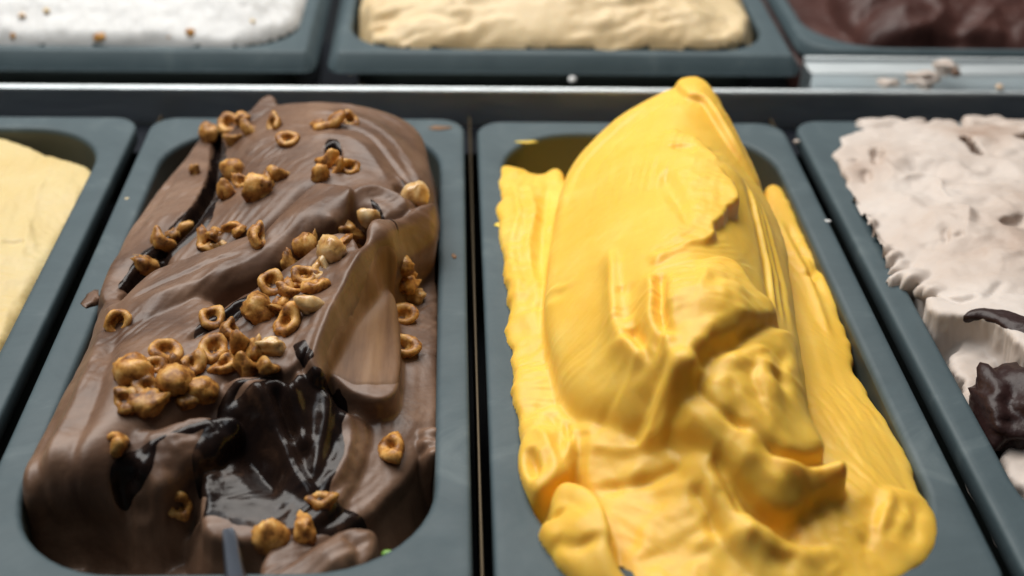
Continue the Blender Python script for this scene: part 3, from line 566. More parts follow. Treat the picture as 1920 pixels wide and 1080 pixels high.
    L([(-127, -277.8, 11, 1.2), (-117.5, -273.8, 14, 3), (-105, -272.4, 14, 3), (-89.5, -266.9, 13, 3), (-84.2, -267.7, 10, 4), (-88.8, -277.8, 4, 4), (-103.5, -289.1, 2, 4), (-113.3, -292.8, 3, 2), (-121.9, -288.1, 6, 1.5)], [(-103.8, -281.9, 10)], r=2.5, k=.5, lump=(3.0, .1), jag=(1.0, .15))
    f.carve([(-125.7, -288.8, 9), (-119.4, -284.5, 10), (-110.8, -289.3, 7), (-110.9, -295.3, 4), (-117.6, -296.3, 5), (-123, -294.6, 7)], 7, 4)
    # near lip at the bottom
    L([(-59.5, -319, -4), (-51.3, -313.8, -2), (-42.8, -310, -1), (-35.9, -310.5, -3), (-37.1, -320.5, -4), (-47, -327.8, -6), (-61.8, -331, -6), (-69.1, -326.3, -6)], [(-47.9, -323.2, 0)], r=4, k=1.0)
    f.ridge([(-45.2, -324.4, 0), (-41.1, -322.1, 0), (-41.5, -316, 0), (-45.8, -316, 0)], -2.5, 1.2, 1.5)
    # broken edge on the right
    for p, a in zip([(-18.8, -258.6, -4), (-16.8, -263.4, -5), (-19.8, -263.1, -4), (-17.9, -267.9, -5), (-16.3, -255.9, -5)], (3.2, 2.6, 2.4, 3.0, 2.2)):
        f.blob(*p, a, a, a)
    f.blur(1)
    f.blur(3)
    f.bulge(.5, 3.5, 5)
    f.drag([(p[0], p[1], q[0], q[1]) for p, q in zip([(-143.8, -145.3, 11), (-90.7, -124.9, 26), (-59, -74.9, 33), (-26.6, -85.8, 22), (-105.7, -181.3, 20), (-131.9, -211.9, 15), (-141.4, -249.6, 13), (-137.9, -290.2, 8), (-115.3, -299.1, -8), (-42.5, -204.8, 20), (-41, -239.9, 10), (-25.8, -223.9, -2), (-81.1, -207.8, 22)], ((0.162, 0.987), (0.429, 0.903), (0.916, -0.401), (0.298, -0.955), (0.730, 0.684), (0.561, 0.828), (0.013, 1.000), (0.295, -0.955), (0.976, 0.219), (0.030, 1.000), (0.061, 0.998), (0.004, -1.000), (0.688, 0.725)))], .34, .55, 0)
    top = sstep(-12, 0, f.H)
    f.rough(.2, .08, top, 2)
    f.clip_rect(-156, -16.5, -330, -15, 38, -2.0)
    return f
FC = build_choc()

# where the dark sauce lies: outlines on the chocolate, each a thin film that thins out to nothing at its edge
SAUCE = [[(-127.3, -45, 9), (-121.8, -49, 11), (-112.6, -90.6, 13), (-112.2, -126.9, 11), (-114.6, -142.8, 9), (-125, -152.9, 6), (-137.2, -169, 5), (-146.6, -181.4, 6), (-144.6, -166.4, 6), (-135.5, -145, 6), (-128.6, -124.7, 7), (-124.8, -89.2, 8)],
         [(-106.8, -222.7, 15), (-99.1, -212.8, 18), (-87.9, -204, 20), (-81.3, -206.3, 22), (-86.4, -215.8, 20), (-95.5, -223.8, 17), (-104.7, -229.9, 14)],
         [(-68, -239.6, 22), (-62.8, -239.1, 24), (-59.1, -247.3, 24), (-62.4, -250.1, 22), (-66.6, -246.2, 22)], [(-82.6, -233.6, 19), (-77.8, -237, 19), (-73.7, -242.7, 19), (-76.3, -242.3, 18), (-81.4, -237.3, 18)],
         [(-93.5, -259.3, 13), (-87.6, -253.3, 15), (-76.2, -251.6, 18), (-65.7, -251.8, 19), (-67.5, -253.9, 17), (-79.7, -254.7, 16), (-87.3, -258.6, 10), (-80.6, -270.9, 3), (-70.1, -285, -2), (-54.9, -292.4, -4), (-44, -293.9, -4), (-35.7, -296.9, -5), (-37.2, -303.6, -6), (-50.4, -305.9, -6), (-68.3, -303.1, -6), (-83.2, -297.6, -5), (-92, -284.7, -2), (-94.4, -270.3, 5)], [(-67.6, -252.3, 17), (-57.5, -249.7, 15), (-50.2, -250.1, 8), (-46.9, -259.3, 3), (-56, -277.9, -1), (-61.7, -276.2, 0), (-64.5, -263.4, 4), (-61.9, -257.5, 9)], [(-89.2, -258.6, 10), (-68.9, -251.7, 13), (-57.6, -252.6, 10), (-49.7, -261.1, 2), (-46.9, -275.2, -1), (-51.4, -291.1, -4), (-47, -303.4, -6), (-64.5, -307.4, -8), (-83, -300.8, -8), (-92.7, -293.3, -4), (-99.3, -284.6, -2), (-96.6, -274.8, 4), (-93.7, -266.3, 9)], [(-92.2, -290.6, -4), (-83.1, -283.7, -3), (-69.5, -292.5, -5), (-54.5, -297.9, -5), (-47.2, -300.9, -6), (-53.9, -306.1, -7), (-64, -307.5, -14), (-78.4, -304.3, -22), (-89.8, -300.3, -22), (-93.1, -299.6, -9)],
         [(-126.5, -288.2, 9), (-122.5, -283.3, 9), (-111.8, -279.7, 7), (-93.3, -269.3, 9), (-89.6, -271.8, 5), (-96.7, -275.3, 2), (-108.7, -280.3, 2), (-111, -288.1, 0), (-118.9, -292.2, 2), (-123.8, -292.9, 6)],
         [(-45.2, -144, 36), (-42.6, -143.1, 36), (-35.8, -154.7, 36), (-32.2, -165, 35), (-33.6, -167.6, 35), (-39, -156.9, 36)], [(-46.1, -149.7, 34), (-43.9, -148.8, 34), (-41.8, -161.5, 33), (-43.9, -162.8, 33)], [(-58.4, -172.8, 32), (-53.6, -171.1, 32), (-49.6, -176.2, 32), (-53.2, -177.9, 31), (-56.9, -176.2, 31)],
         [(-66.9, -95.9, 31), (-61, -96.4, 31), (-58.2, -106.4, 31), (-61.8, -111.6, 31), (-66.4, -108, 31)], [(-34.1, -112.7, 33), (-27.9, -123.4, 32), (-23.1, -133, 28), (-24.5, -134, 28), (-30.1, -125.9, 32)]]
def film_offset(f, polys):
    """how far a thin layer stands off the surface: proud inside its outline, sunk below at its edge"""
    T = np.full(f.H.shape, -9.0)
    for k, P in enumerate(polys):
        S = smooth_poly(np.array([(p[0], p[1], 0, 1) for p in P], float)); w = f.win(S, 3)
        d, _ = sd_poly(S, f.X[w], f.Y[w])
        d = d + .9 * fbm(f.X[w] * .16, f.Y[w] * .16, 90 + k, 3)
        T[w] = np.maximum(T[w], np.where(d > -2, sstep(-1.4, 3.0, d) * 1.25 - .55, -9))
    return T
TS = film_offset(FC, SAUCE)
# the paler flap peeled down the right side of the slab
TF = film_offset(FC, [[(-42.5, -183.7, 29), (-36.9, -175.8, 28), (-32.2, -176.5, 17), (-28.8, -202, 8), (-28.5, -228.5, 4), (-29.2, -244.4, 3), (-36, -249.5, 3), (-44.8, -250.7, 5), (-53.8, -247.6, 9), (-56.8, -241.8, 13), (-52.5, -226.6, 20), (-45.9, -206.4, 26)]])

# ------------------------------------------------------------------ the other flavours
def build_vanilla():
    f = Field(-300, -174, -352, -2, .8, warp=(1, .07), seed=15)
    f.layer([(-259.8, -12.7, -4), (-243.2, -14.2, -5), (-225.1, -21.9, -6), (-203.4, -34.4, -8), (-187.7, -47, -8), (-185.1, -71.7, -6), (-186.4, -112.2, -6), (-188.6, -156.8, -6), (-189, -201.6, -6), (-190.3, -250, -6), (-268.5, -251.7, -4), (-363.7, -43.6, -4)], [(-222, -130.4, 2), (-216.8, -68.6, -2), (-205.6, -140.6, 0)], r=5, streak=((-0.116, 0.993), .9, .10, .012), lump=(1.4, .03), jag=(1.2, .1))
    for ln, h in (([(-209.8, -126.1, 0), (-203.1, -125.2, 0), (-199.2, -122.4, 0)], -1.6), ([(-209.6, -94.6, -2), (-200.6, -114.2, -2), (-190.9, -137.3, -2)], .9), ([(-210.1, -38.4, -6), (-203.4, -99.6, -2), (-194.6, -156.2, -1)], .8), ([(-228.2, -46.3, -2), (-222.4, -82.9, 0), (-219.3, -117.7, 0)], -.9)):
        f.ridge(ln, h, 1.5, 3, taper=.3)
    f.rough(.5, .12, None, 4); f.rough(.2, .5, None, 3)
    f.clip_rect(-330, -186, -330, -15, 38, -1)
    return f
FV = build_vanilla()

def build_strac():
    f = Field(182, 330, -352, -2, .6, warp=(1.2, .12), seed=27)
    f.layer([(184, -345, -30), (330, -345, -30), (330, -12, -30), (184, -12, -30)], r=4, lump=(5, .06))
    f.layer([(191.1, -31.7, 1), (200, -15.2, 1), (213.6, -7.3, 1), (234.4, -5.7, 1), (259, -9.6, 3), (286.1, -20.7, 6), (327.3, -30.7, 8), (304.2, -128.5, 10), (260.5, -213.4, 10), (222.9, -220.6, 10, 2), (214.8, -208, 10, 1.2), (206.8, -200, 10, 1.2), (197.4, -193.1, 8, 1.2), (194.1, -176.1, 4, 2), (188.7, -160.5, 1, 3), (183.2, -144.6, 1, 3), (181, -133.6, 1, 3), (174, -128.9, 1, 3), (177.9, -112.4, 1, 3), (175.5, -102.3, 1, 3), (185.2, -71.4, 1, 3)],
            [(213.2, -73.2, 5), (219.1, -130.5, 11), (250.2, -112.4, 12), (202.6, -153.3, 8), (220.6, -178.5, 13)], r=4, slope=2.5, jag=(5.0, .045), lump=(4.0, .035))
    # sheet whose edge hangs over the scooped hollow
    f.layer([(192.1, -185.5, 8, 1), (198.5, -185.3, 10, 2), (210.8, -186.7, 13, 4), (229.8, -199.3, 16, 5), (225.1, -227.7, 15, 1), (215.4, -226.2, 14, 0.9), (211.6, -214.6, 13, 0.9), (206.9, -205.6, 12, 0.9), (198.4, -198.8, 10, 0.9), (191.5, -194.2, 8, 0.9)], r=2, slope=3.5, streak=((0.806, -0.592), .9, .3, .02))
    f.layer([(192.8, -139.6, -6), (202.8, -162.9, -8), (225.1, -170.7, -14), (251.7, -186.9, -14), (244, -206.9, -16), (224.4, -200.4, -18), (211.2, -191.7, -16), (199.6, -189.5, -12)], r=4, lump=(2, .1))
    # smeared scraps
    f.layer([(198.6, -200.7, -4), (204.9, -200.6, -2), (209.8, -205.5, -2), (205.7, -219.2, -4), (194.1, -245.1, -5), (187.3, -248.6, -6), (184.3, -243.4, -5), (192, -229.6, -4), (191.4, -215.5, -4)], r=2.5, slope=2.5, lump=(2, .15), jag=(1.4, .15))
    f.layer([(195, -262.9, -6), (203.5, -257.3, -3), (216.9, -258.6, -2), (200, -300.7, -3), (193.7, -284.9, -6), (191.8, -276.6, -7)], r=3, lump=(1.5, .1))
    # broken crumbly rim on the left, pits, and crumbs spilt over the far rim
    rnd = random.Random(5)
    for p in [(178.1, -97.4, 2), (178.7, -105.1, 2), (177.7, -120, 2), (180.8, -124.8, 2), (180.4, -135.2, 2), (182.3, -141.2, 2), (184.6, -145.8, 2), (187.4, -152.5, 2), (187.1, -160.6, 3), (190, -162.8, 3), (192.6, -168.6, 4), (193.6, -174.9, 4), (181.7, -112.6, 2), (186.2, -131.9, 2), (188.3, -140.6, 3)]:
        for _ in range(3):
            a = rnd.uniform(1.6, 3.6); f.blob(p[0] + rnd.uniform(-4, 4), p[1] + rnd.uniform(-5, 5), p[2] + rnd.uniform(-2, 1.5), a, a * rnd.uniform(.7, 1.2), a)
    for p in [(211.8, -3.4, 1), (221, -1.9, 1), (229.4, -3.2, 1), (243.8, -3.6, 1), (251.4, -2.9, 1), (259.4, -5.4, 1), (276, -6.8, 3), (283.8, -5.4, 3), (286.2, -14, 4), (258.6, -34.7, 5), (266.7, -34.8, 6), (267.4, -47.7, 7)]:
        for _ in range(2):
            a = rnd.uniform(2.6, 5.2); f.blob(p[0] + rnd.uniform(-6, 6), p[1] + rnd.uniform(-7, 2), p[2] + rnd.uniform(-2.5, 0), a * 1.7, a, a * .8, k=2.0, rot=rnd.uniform(-.5, .5))
    f.carve([(202.7, -43.4, 3), (210.6, -36.3, 4), (210.5, -48.3, 4), (203, -61.2, 4), (200.8, -52.3, 3)], 6, 4, jag=(1, .3))
    f.carve([(192.7, -63.9, 3), (197.8, -61, 3), (197.3, -70.7, 3), (192.6, -74, 3)], 3, 2); f.carve([(192.7, -50.5, 2), (195.5, -50.4, 2), (193.3, -56.3, 2)], 4, 1.5)
    f.carve([(251.8, -34.6, 4), (257.9, -30.8, 4), (261.1, -45, 5), (256.7, -55.7, 5), (251.5, -51.1, 5)], 12, 2.5, jag=(1.2, .3)); f.carve([(279.8, -34.6, 6), (292.3, -27, 6), (297.9, -34.4, 6), (284.9, -42.6, 6)], 10, 2.5, jag=(1, .3))
    f.carve([(208.5, -134.9, 8), (212.8, -133, 8), (212, -140.5, 8), (207.1, -145.1, 8)], 3, 3); f.carve([(212.3, -141.3, 9), (217.5, -136.6, 9), (216.1, -142.2, 9)], 2.5, 2)
    f.carve([(235.9, -132.2, 12), (242.1, -127.4, 12), (249.9, -126.4, 12), (245, -136, 12), (238.2, -137.9, 12)], 4, 2, jag=(1, .4))
    for ln, h in (([(197.6, -80.7, 6), (207.2, -107.3, 9), (221.6, -122.5, 12), (251.2, -109.1, 13)], 2.4), ([(223.1, -58, 6), (236.5, -80.6, 9), (267.2, -69.2, 9)], -2.2), ([(196.1, -128.5, 7), (207.3, -152.1, 10), (228.5, -157, 13)], -2.0), ([(209, -117.3, 9), (224, -137, 12), (246.8, -133.9, 13)], 1.6)):
        f.ridge(ln, h, 5, 9, taper=.3, jit=2)
    for ln, h in (([(193.8, -183.9, 8), (199.1, -190.1, 10), (206, -191.6, 12)], -2.5), ([(207.5, -194.7, 13), (216.1, -184.7, 13), (221, -180.6, 13)], -2)):
        f.ridge(ln, h, 1, 1.6, jit=1)
    top = sstep(-12, 0, f.H)
    f.bulge(.9, 4, 9)
    f.blur(4)
    f.ruffle([([(217.8, -75.1, 6)][0][0], [(217.8, -75.1, 6)][0][1], 30), ([(228.8, -137, 12)][0][0], [(228.8, -137, 12)][0][1], 28)], 1.6, .06)
    f.rough(.35, .12, top, 3, .5)
    f.clip_rect(186, 330, -330, -15, 38, -3)
    return f
FS = build_strac()
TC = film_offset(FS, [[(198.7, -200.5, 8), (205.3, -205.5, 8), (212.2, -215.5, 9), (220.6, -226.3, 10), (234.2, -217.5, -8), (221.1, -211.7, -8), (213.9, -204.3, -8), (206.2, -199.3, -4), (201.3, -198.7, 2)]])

def build_white():
    f = Field(-330, -86, 46, 240, 1.0, warp=(1.5, .05), seed=31)
    f.layer([(-318.7, 56.1, 11), (-261, 57.2, 11, 2), (-234.8, 57.8, 11, 2), (-217.1, 57.4, 11, 2), (-187.9, 57.9, 11, 3), (-155.2, 57.7, 12, 3), (-128.7, 59.7, 13, 4), (-105.8, 68, 13, 5), (-95.1, 87.6, 13, 5), (-97.7, 121.8, 13, 5), (-109.4, 195.6, 14, 6), (-144.3, 254.5, 16), (-379.7, 232.7, 20)], [(-172.4, 66.7, 30), (-234.4, 78.6, 28), (-131.3, 86.6, 26), (-273.9, 64.1, 30)], r=5, lump=(2.5, .025))
    f.layer([(-320.2, 63.8, 16), (-261.8, 62.9, 15, 4), (-230.6, 67.3, 16, 4), (-199.8, 63, 18, 4), (-181.2, 63.3, 25, 5), (-167.5, 72.4, 31, 6), (-166.6, 123.7, 38), (-253.1, 161.9, 44), (-352.9, 170.6, 40)], r=4, lump=(3, .03))
    f.carve([(-243.4, 65.1, 13), (-228.4, 68.5, 13), (-199.6, 66.7, 14), (-194, 67, 12), (-218.4, 63.4, 12), (-238.9, 62.9, 12)], 14, 3)
    for ln, h in (([(-191.5, 56.1, 24), (-182.8, 61.2, 32), (-164.5, 75.8, 36)], -3), ([(-164.7, 51.6, 22), (-142.6, 61.6, 26), (-123.5, 76.2, 30)], 2), ([(-137, 58.2, 18), (-120.7, 72.4, 22), (-114.9, 100.9, 24)], -2)):
        f.ridge(ln, h, 4, 7, taper=.3)
    f.rough(1.0, .08, None, 4)
    f.edge_ramp(-420, -103, 75.2, 420, 34, 9.5)
    f.rough(2.0, .05, sstep(10, 18, f.H), 3, .5); f.rough(.8, .16, sstep(10, 16, f.H), 3, .5)
    f.bulge(.5, 5, 6)
    return f
FW = build_white()

def build_nougat():
    f = Field(-80, 192, 46, 240, 1.0, warp=(1.2, .06), seed=37)
    f.layer([(-61.7, 109.5, 12), (-55.6, 89.4, 12, 3), (-51.1, 70.9, 11, 3), (-36.3, 64.9, 11, 3), (-9, 61.6, 11), (21.4, 61.4, 11), (39.7, 61.8, 11), (67.1, 61.5, 11), (94.8, 62.1, 11), (129.1, 65.1, 11), (154.7, 69.6, 12), (163.2, 88.5, 13), (172.4, 128.9, 13), (186.5, 208.3, 13), (-62.1, 218.5, 14)], [(-24.3, 82.9, 22), (37.2, 82.4, 26), (99.2, 80.8, 24), (132.1, 93.4, 26)], r=4, lump=(1.5, .04), jag=(1.5, .08))
    f.layer([(-42.3, 68.3, 16, 2), (-24, 66.5, 22, 2), (6.3, 76.4, 28, 2), (37.2, 86.8, 34, 3), (100.4, 97.4, 34, 4), (173.6, 157.1, 20, 5), (158.2, 75.1, 17, 5), (130.5, 75.4, 14, 5), (83.5, 72.8, 14, 5), (37.2, 73.4, 14, 4), (-5.9, 72.5, 14, 3)], [(35.9, 59.7, 30), (97.1, 67.8, 29)], r=4, streak=((1.000, 0.005), 1.6, .09, .008))
    f.layer([(-59.6, 109.6, 18, 3), (-37.1, 103, 24, 3), (-5.8, 100.9, 30, 3), (26, 116.9, 36), (-39.4, 181.8, 30), (-63.7, 185.5, 18)], r=4, streak=((1.000, 0.005), 1.2, .1, .01))
    f.ridge([(-48.6, 70.8, 13), (-36.4, 75.4, 20), (-15.1, 81.1, 26)], -4, 3, 4)
    f.ridge([(-58.6, 89.1, 16), (-37, 96.2, 20), (-5.8, 84.7, 26)], -3, 3, 4)
    pass
    f.carve([(86.2, 78.5, 28), (99.4, 86.3, 30), (107.3, 74.8, 28), (93.9, 64.7, 27)], 2.5, 4)
    f.rough(1.0, .09, None, 4)
    f.edge_ramp(-66.5, 173, 75.2, 420, 34, 9.5)
    f.drag([(0, 100, 1, .25), (120, 100, 1, .1)], 1.6, .22, 0)
    f.rough(1.0, .06, sstep(10, 16, f.H), 3, .5)
    return f
FN = build_nougat()

def build_dark():
    f = Field(196, 420, 84, 260, 1.0, warp=(1.5, .05), seed=41)
    f.layer([(205, 90, -8), (420, 90, -8), (420, 260, -4), (205, 260, -4)], r=5, lump=(3, .03))
    f.layer([(248.2, 105.9, 2), (241.5, 131.4, 4), (239.7, 153.3, 8), (262.1, 213.7, 12), (415.2, 229.2, 16), (369.5, 110.5, 4), (303.5, 112.3, 2)], [(270.7, 123.5, 16), (323.9, 130.2, 14)], r=8, lump=(4, .04), k=3)
    for ln, h in (([(253.7, 104.7, 6), (280.5, 111.1, 14), (305.1, 137.6, 18)], 5), ([(287, 105.4, 6), (312.9, 117, 12), (337.6, 139.8, 14)], 5), ([(239.2, 125.5, 8), (256.9, 143, 12), (281.4, 157.4, 14)], -5), ([(301.2, 109.3, 8), (318.8, 113.4, 10), (337.2, 115.2, 6)], 4)):
        f.ridge(ln, h, 5, 7, taper=.3)
    f.rough(1.2, .07, None, 4)
    return f
FD = build_dark()

# </HF>

def field_mesh(name, fd, cut=None, off=None, mask=None, rough=()):
    H = fd.H
    cut = fd.floor + 1 if cut is None else cut
    ny, nx = H.shape
    V = np.stack([fd.X + fd.DX, fd.Y + fd.DY, H], -1)
    t = np.zeros_like(H)
    for amp, fq in rough:
        t = t + amp * fbm((fd.X + .83 * H) * fq, (fd.Y - .71 * H) * fq, fd.seed + 80, 4, .55)
    if off is not None: t = t + off
    V = (V + fd.normals() * t[..., None]).reshape(-1, 3) * MM
    idx = np.arange(ny * nx).reshape(ny, nx)
    F = np.stack([idx[:-1, :-1], idx[:-1, 1:], idx[1:, 1:], idx[1:, :-1]], -1).reshape(-1, 4)
    ok = (H > cut) if mask is None else mask & (H > cut)
    ok = ok.ravel()
    F = F[ok[F].all(1)]
    used = np.zeros(ny * nx, bool); used[F.ravel()] = True
    new = np.cumsum(used) - 1
    return mesh_np(name, V[used], new[F])

# ------------------------------------------------------------------ setting: the dark well of the case
bm = bmesh.new(); box_bm(bm, -700, 800, -520, 420, -132, -128)
tag(link('counter_well', bm_mesh('counter_well', bm, smooth=False), M['well']), kind='structure')
bm = bmesh.new(); box_bm(bm, -700, 800, 2, 35, -30, -22)
tag(link('counter_deck', bm_mesh('counter_deck', bm, smooth=False), M['black']), kind='structure')

# ------------------------------------------------------------------ pans
def rrect(x0, x1, y0, y1, r, z, n=10):
    out = []
    for cx, cy, a0 in ((x1 - r, y1 - r, 0), (x0 + r, y1 - r, 90), (x0 + r, y0 + r, 180), (x1 - r, y0 + r, 270)):
        for i in range(n + 1):
            a = math.radians(a0 + 90 * i / n); out.append((cx + r * math.cos(a), cy + r * math.sin(a), z))
    return out

def loft(loops):
    n = len(loops[0]); V = [p for l in loops for p in l]; F = []
    for k in range(len(loops) - 1):
        for i in range(n):
            F.append((k * n + i, k * n + (i + 1) % n, (k + 1) * n + (i + 1) % n, (k + 1) * n + i))
    return np.array(V) * MM, np.array(F)

def pan(label, x0, x1, y0, y1, z, ins, r_out, r_in, skirt=9, slant=0.0):
    root = empty('gelato_pan', ((x0 + x1) / 2 * MM, (y0 + y1) / 2 * MM, (z - 110) * MM))
    tag(root, label, 'food pan')
    inv = Vector(root.location)
    l, r, f, b = ins
    O = lambda d, zz: rrect(x0 + d, x1 - d, y0 + d, y1 - d, r_out - d, zz)
    I = lambda d, zz: rrect(x0 + l + d, x1 - r - d, y0 + f + d, y1 - b - d, r_in - d, zz)
    if slant: edge = [O(.8, z - skirt - 2), O(0, z - skirt), O(.2, z - skirt + .8), O(slant - .6, z - .9), O(slant, z - .35), O(slant + 1, z - .05), O(slant + 2, z)]
    else: edge = [O(1.2, z - skirt), O(0, z - skirt + .8), O(0, z - 1.8), O(.25, z - .9), O(.8, z - .3), O(1.8, z), O(4, z)]
    loops = edge + [ I(-3.0, z), I(-1.8, z - .15), I(-.8, z - .7), I(-.2, z - 1.6), I(0, z - 3)]
    V, F = loft(loops)
    me = mesh_np('flange', V - np.array(inv), F); link('flange', me, M['pan'], root)
    loops = [I(0, z - 3), I(.3, z - 8), I(3, z - 50), I(6, z - 104), I(12, z - 110)]
    V, F = loft(loops)
    me = mesh_np('basin', V - np.array(inv), F); link('basin', me, M['pan_in'], root)
    return root

pan('grey pan in the near row, cut off by the left edge, holding pale vanilla gelato', -336.5, -173.5, -345, 0, 0, (13, 12.5, 15, 14), 14, 40)
pan('grey pan in the near row holding chocolate gelato with hazelnuts', -166.7, -3.4, -345, 0, 0, (12.5, 12.5, 15, 14), 14, 40)
pan('grey pan in the near row holding bright yellow mango gelato', 3.4, 166.7, -346, -3, 0, (12.5, 12.5, 15, 14), 14, 40)
pan('grey pan in the near row, at the right, holding white chocolate chip gelato', 173.4, 336, -345, 0, 0, (13, 12.5, 15, 14), 14, 40)
pan('grey pan in the far row, at the left, holding white gelato', -352, -87, 60, 330, 10, (14, 14, 13, 14), 8, 34, 9, 6)
pan('grey pan in the far row, in the middle, holding beige gelato', -81, 193.5, 60, 330, 10, (12, 18, 13, 14), 8, 34, 9, 6)
pan('grey pan in the far row, at the right, holding dark chocolate gelato', 200, 440, 85, 330, 5, (9, 12, 7, 14), 26, 46, 8, 2)

# ------------------------------------------------------------------ metalwork
def profile_bar(name, x0, x1, prof, material, label, cat):
    """a bar of constant cross-section (y, z) along x"""
    n = len(prof); xs = np.linspace(x0, x1, 40)
    V = np.array([(x, y, z) for x in xs for y, z in prof]) * MM
    F = [(k * n + i, k * n + (i + 1) % n, (k + 1) * n + (i + 1) % n, (k + 1) * n + i) for k in range(39) for i in range(n)]
    me = mesh_np(name, V, np.array(F))
    for p in me.polygons: p.use_smooth = False
    o = link(name, me, material); return tag(o, label, cat)
def lip(y, z, r, a0, a1, n=5):
    return [(y + r * math.cos(math.radians(a0 + (a1 - a0) * i / n)), z + r * math.sin(math.radians(a0 + (a1 - a0) * i / n))) for i in range(n + 1)]
profile_bar('steel_rail', -700, 800, [(37, -26)] + lip(39.2, -1.8, 2.1, 180, 20) + [(42.5, -4.5), (52, -6.5), (60, -9.5), (60, -26)], M['steel'],
            'long horizontal steel rail between the near and far rows of pans', 'rail')
profile_bar('steel_ledge', 199, 640, [(60.6, -24)] + lip(62, .0, 1.4, 180, 20) + [(65, -.4), (80, -.2)] + lip(81.5, 1.2, 1.6, 200, 20) + [(83.2, -24)], M['steel'],
            'short raised steel ledge in front of the far pan of dark chocolate gelato', 'ledge')
for x, lab in ((-170.1, 'thin metal strip in the gap between the vanilla and chocolate pans'), (0, 'thin metal strip in the gap between the chocolate and mango pans'), (170.05, 'thin metal strip in the gap between the mango and white gelato pans')):
    bm = bmesh.new(); box_bm(bm, x - .7, x + .7, -420, 30, -40, -13)
    tag(link('divider_strip', bm_mesh('divider_strip', bm, .35, 2), M['dull']), lab, 'divider', 'metal strips between the near pans')

# ------------------------------------------------------------------ gelato
o = link('mango_gelato', field_mesh('mango_gelato', FM, rough=((.14, .10),)), M['mango'])
tag(o, 'bright yellow mango gelato heaped into a tall peak with torn folds', 'gelato')
root = empty('chocolate_gelato', (0, 0, 0))
tag(root, 'brown milk chocolate gelato in smooth paddle strokes with dark sauce', 'gelato')
link('gelato_body', field_mesh('gelato_body', FC, rough=((.2, .09),)), M['choc'], root)
link('chocolate_sauce', field_mesh('chocolate_sauce', FC, off=TS, mask=TS > -5, rough=((.2, .09),)), M['sauce'], root)
link('folded_flap', field_mesh('folded_flap', FC, off=TF - .25, mask=TF > -5, rough=((.2, .09),)), M['pale_choc'], root)
tag(link('vanilla_gelato', field_mesh('vanilla_gelato', FV), M['vanilla']), 'pale yellow vanilla gelato with a smooth flat top at the left edge', 'gelato')
o = tag(link('chocolate_chip_gelato', field_mesh('chocolate_chip_gelato', FS, rough=((.35, .08),)), M['strac']), 'off white rough gelato with a scooped hollow coloured dark brown', 'gelato')
link('hollow_shade_film', field_mesh('hollow_shade_film', FS, off=TC, mask=TC > -5, rough=((.35, .08),)), M['chunk'], o)  # shade put in as colour: dark film keeps the hollow wall from looking lit
tag(link('white_gelato', field_mesh('white_gelato', FW), M['white']), 'snow white gelato sprinkled with nut crumbs in the far row', 'gelato')
tag(link('beige_gelato', field_mesh('beige_gelato', FN), M['nougat']), 'beige cream gelato smoothed in long strokes in the far row', 'gelato')
tag(link('dark_chocolate_gelato', field_mesh('dark_chocolate_gelato', FD), M['dark']), 'very dark brown chocolate gelato in the far right pan', 'gelato')

# ------------------------------------------------------------------ hazelnuts
def nut_mesh(name, prof, seg, seed, sq=(1, 1, 1), lobes=.07, rough=.18, wav=0.0, bite=0.0):
    """a lathe of prof (r, z), made uneven: lobed, warped, roughened and with a bite out of one side"""
    rnd = random.Random(seed); n = len(prof); ph = [rnd.uniform(0, 6.28) for _ in range(8)]
    V = []; F = []
    for r, z in prof:
        for j in range(seg):
            a = 2 * math.pi * j / seg
            w = 1 + lobes * (math.sin(2 * a + ph[0]) * .6 + math.sin(3 * a + ph[1] + z * .25) + .5 * math.sin(5 * a + ph[2] - z * .4))
            zz = z + wav * (math.sin(2 * a + ph[3]) + .6 * math.sin(3 * a + ph[4])) - bite * max(0, math.sin(a + ph[5])) ** 2 * max(0, z + 2.5)
            V.append((r * w * math.cos(a), r * w * math.sin(a), zz))
    V = np.array(V)
    t = 1 + rough * (fbm(V[:, 0] * .22 + V[:, 2] * .17, V[:, 1] * .22 - V[:, 2] * .19, seed * 7, 2) * 1.2 + .75 * fbm(V[:, 0] * .6 + V[:, 2] * .5, V[:, 1] * .6 - V[:, 2] * .4, seed * 7 + 3, 2))
    V = V * t[:, None] * np.array(sq)
    for i in range(n - 1):
        for j in range(seg):
            F.append((i * seg + j, i * seg + (j + 1) % seg, (i + 1) * seg + (j + 1) % seg, (i + 1) * seg + j))
    return mesh_np(name, V * MM, np.array(F))

def ring_profile(R, depth, tube, hollow):
    """half a kernel, cut side up: rounded bottom, fat rounded lip, small hollow in the middle"""
    p = [(.05, -depth)] + [((R) * math.sin(math.radians(t)), -depth * math.cos(math.radians(t))) for t in (16, 32, 48, 64, 78)]
    for t in (0, 30, 60, 90, 120, 150, 175):
        p.append((R - tube + tube * math.cos(math.radians(t)), tube * .85 * math.sin(math.radians(t))))
    ri = R - 2 * tube
    return p + [(ri * .85, -hollow * .45), (ri * .55, -hollow * .85), (.05, -hollow)]
def whole_profile(R, L, tip):
    p = []
    for t in (2, 14, 27, 40, 53, 66, 79, 92, 105, 118, 131, 144, 157, 170, 178):
        a = math.radians(t); z = -L * math.cos(a); r = R * math.sin(a) ** .9
        if t > 120: r *= 1 - tip * (t - 120) / 60
        p.append((r, z))
    return p
RP, WP, NM = ring_profile, whole_profile, nut_mesh
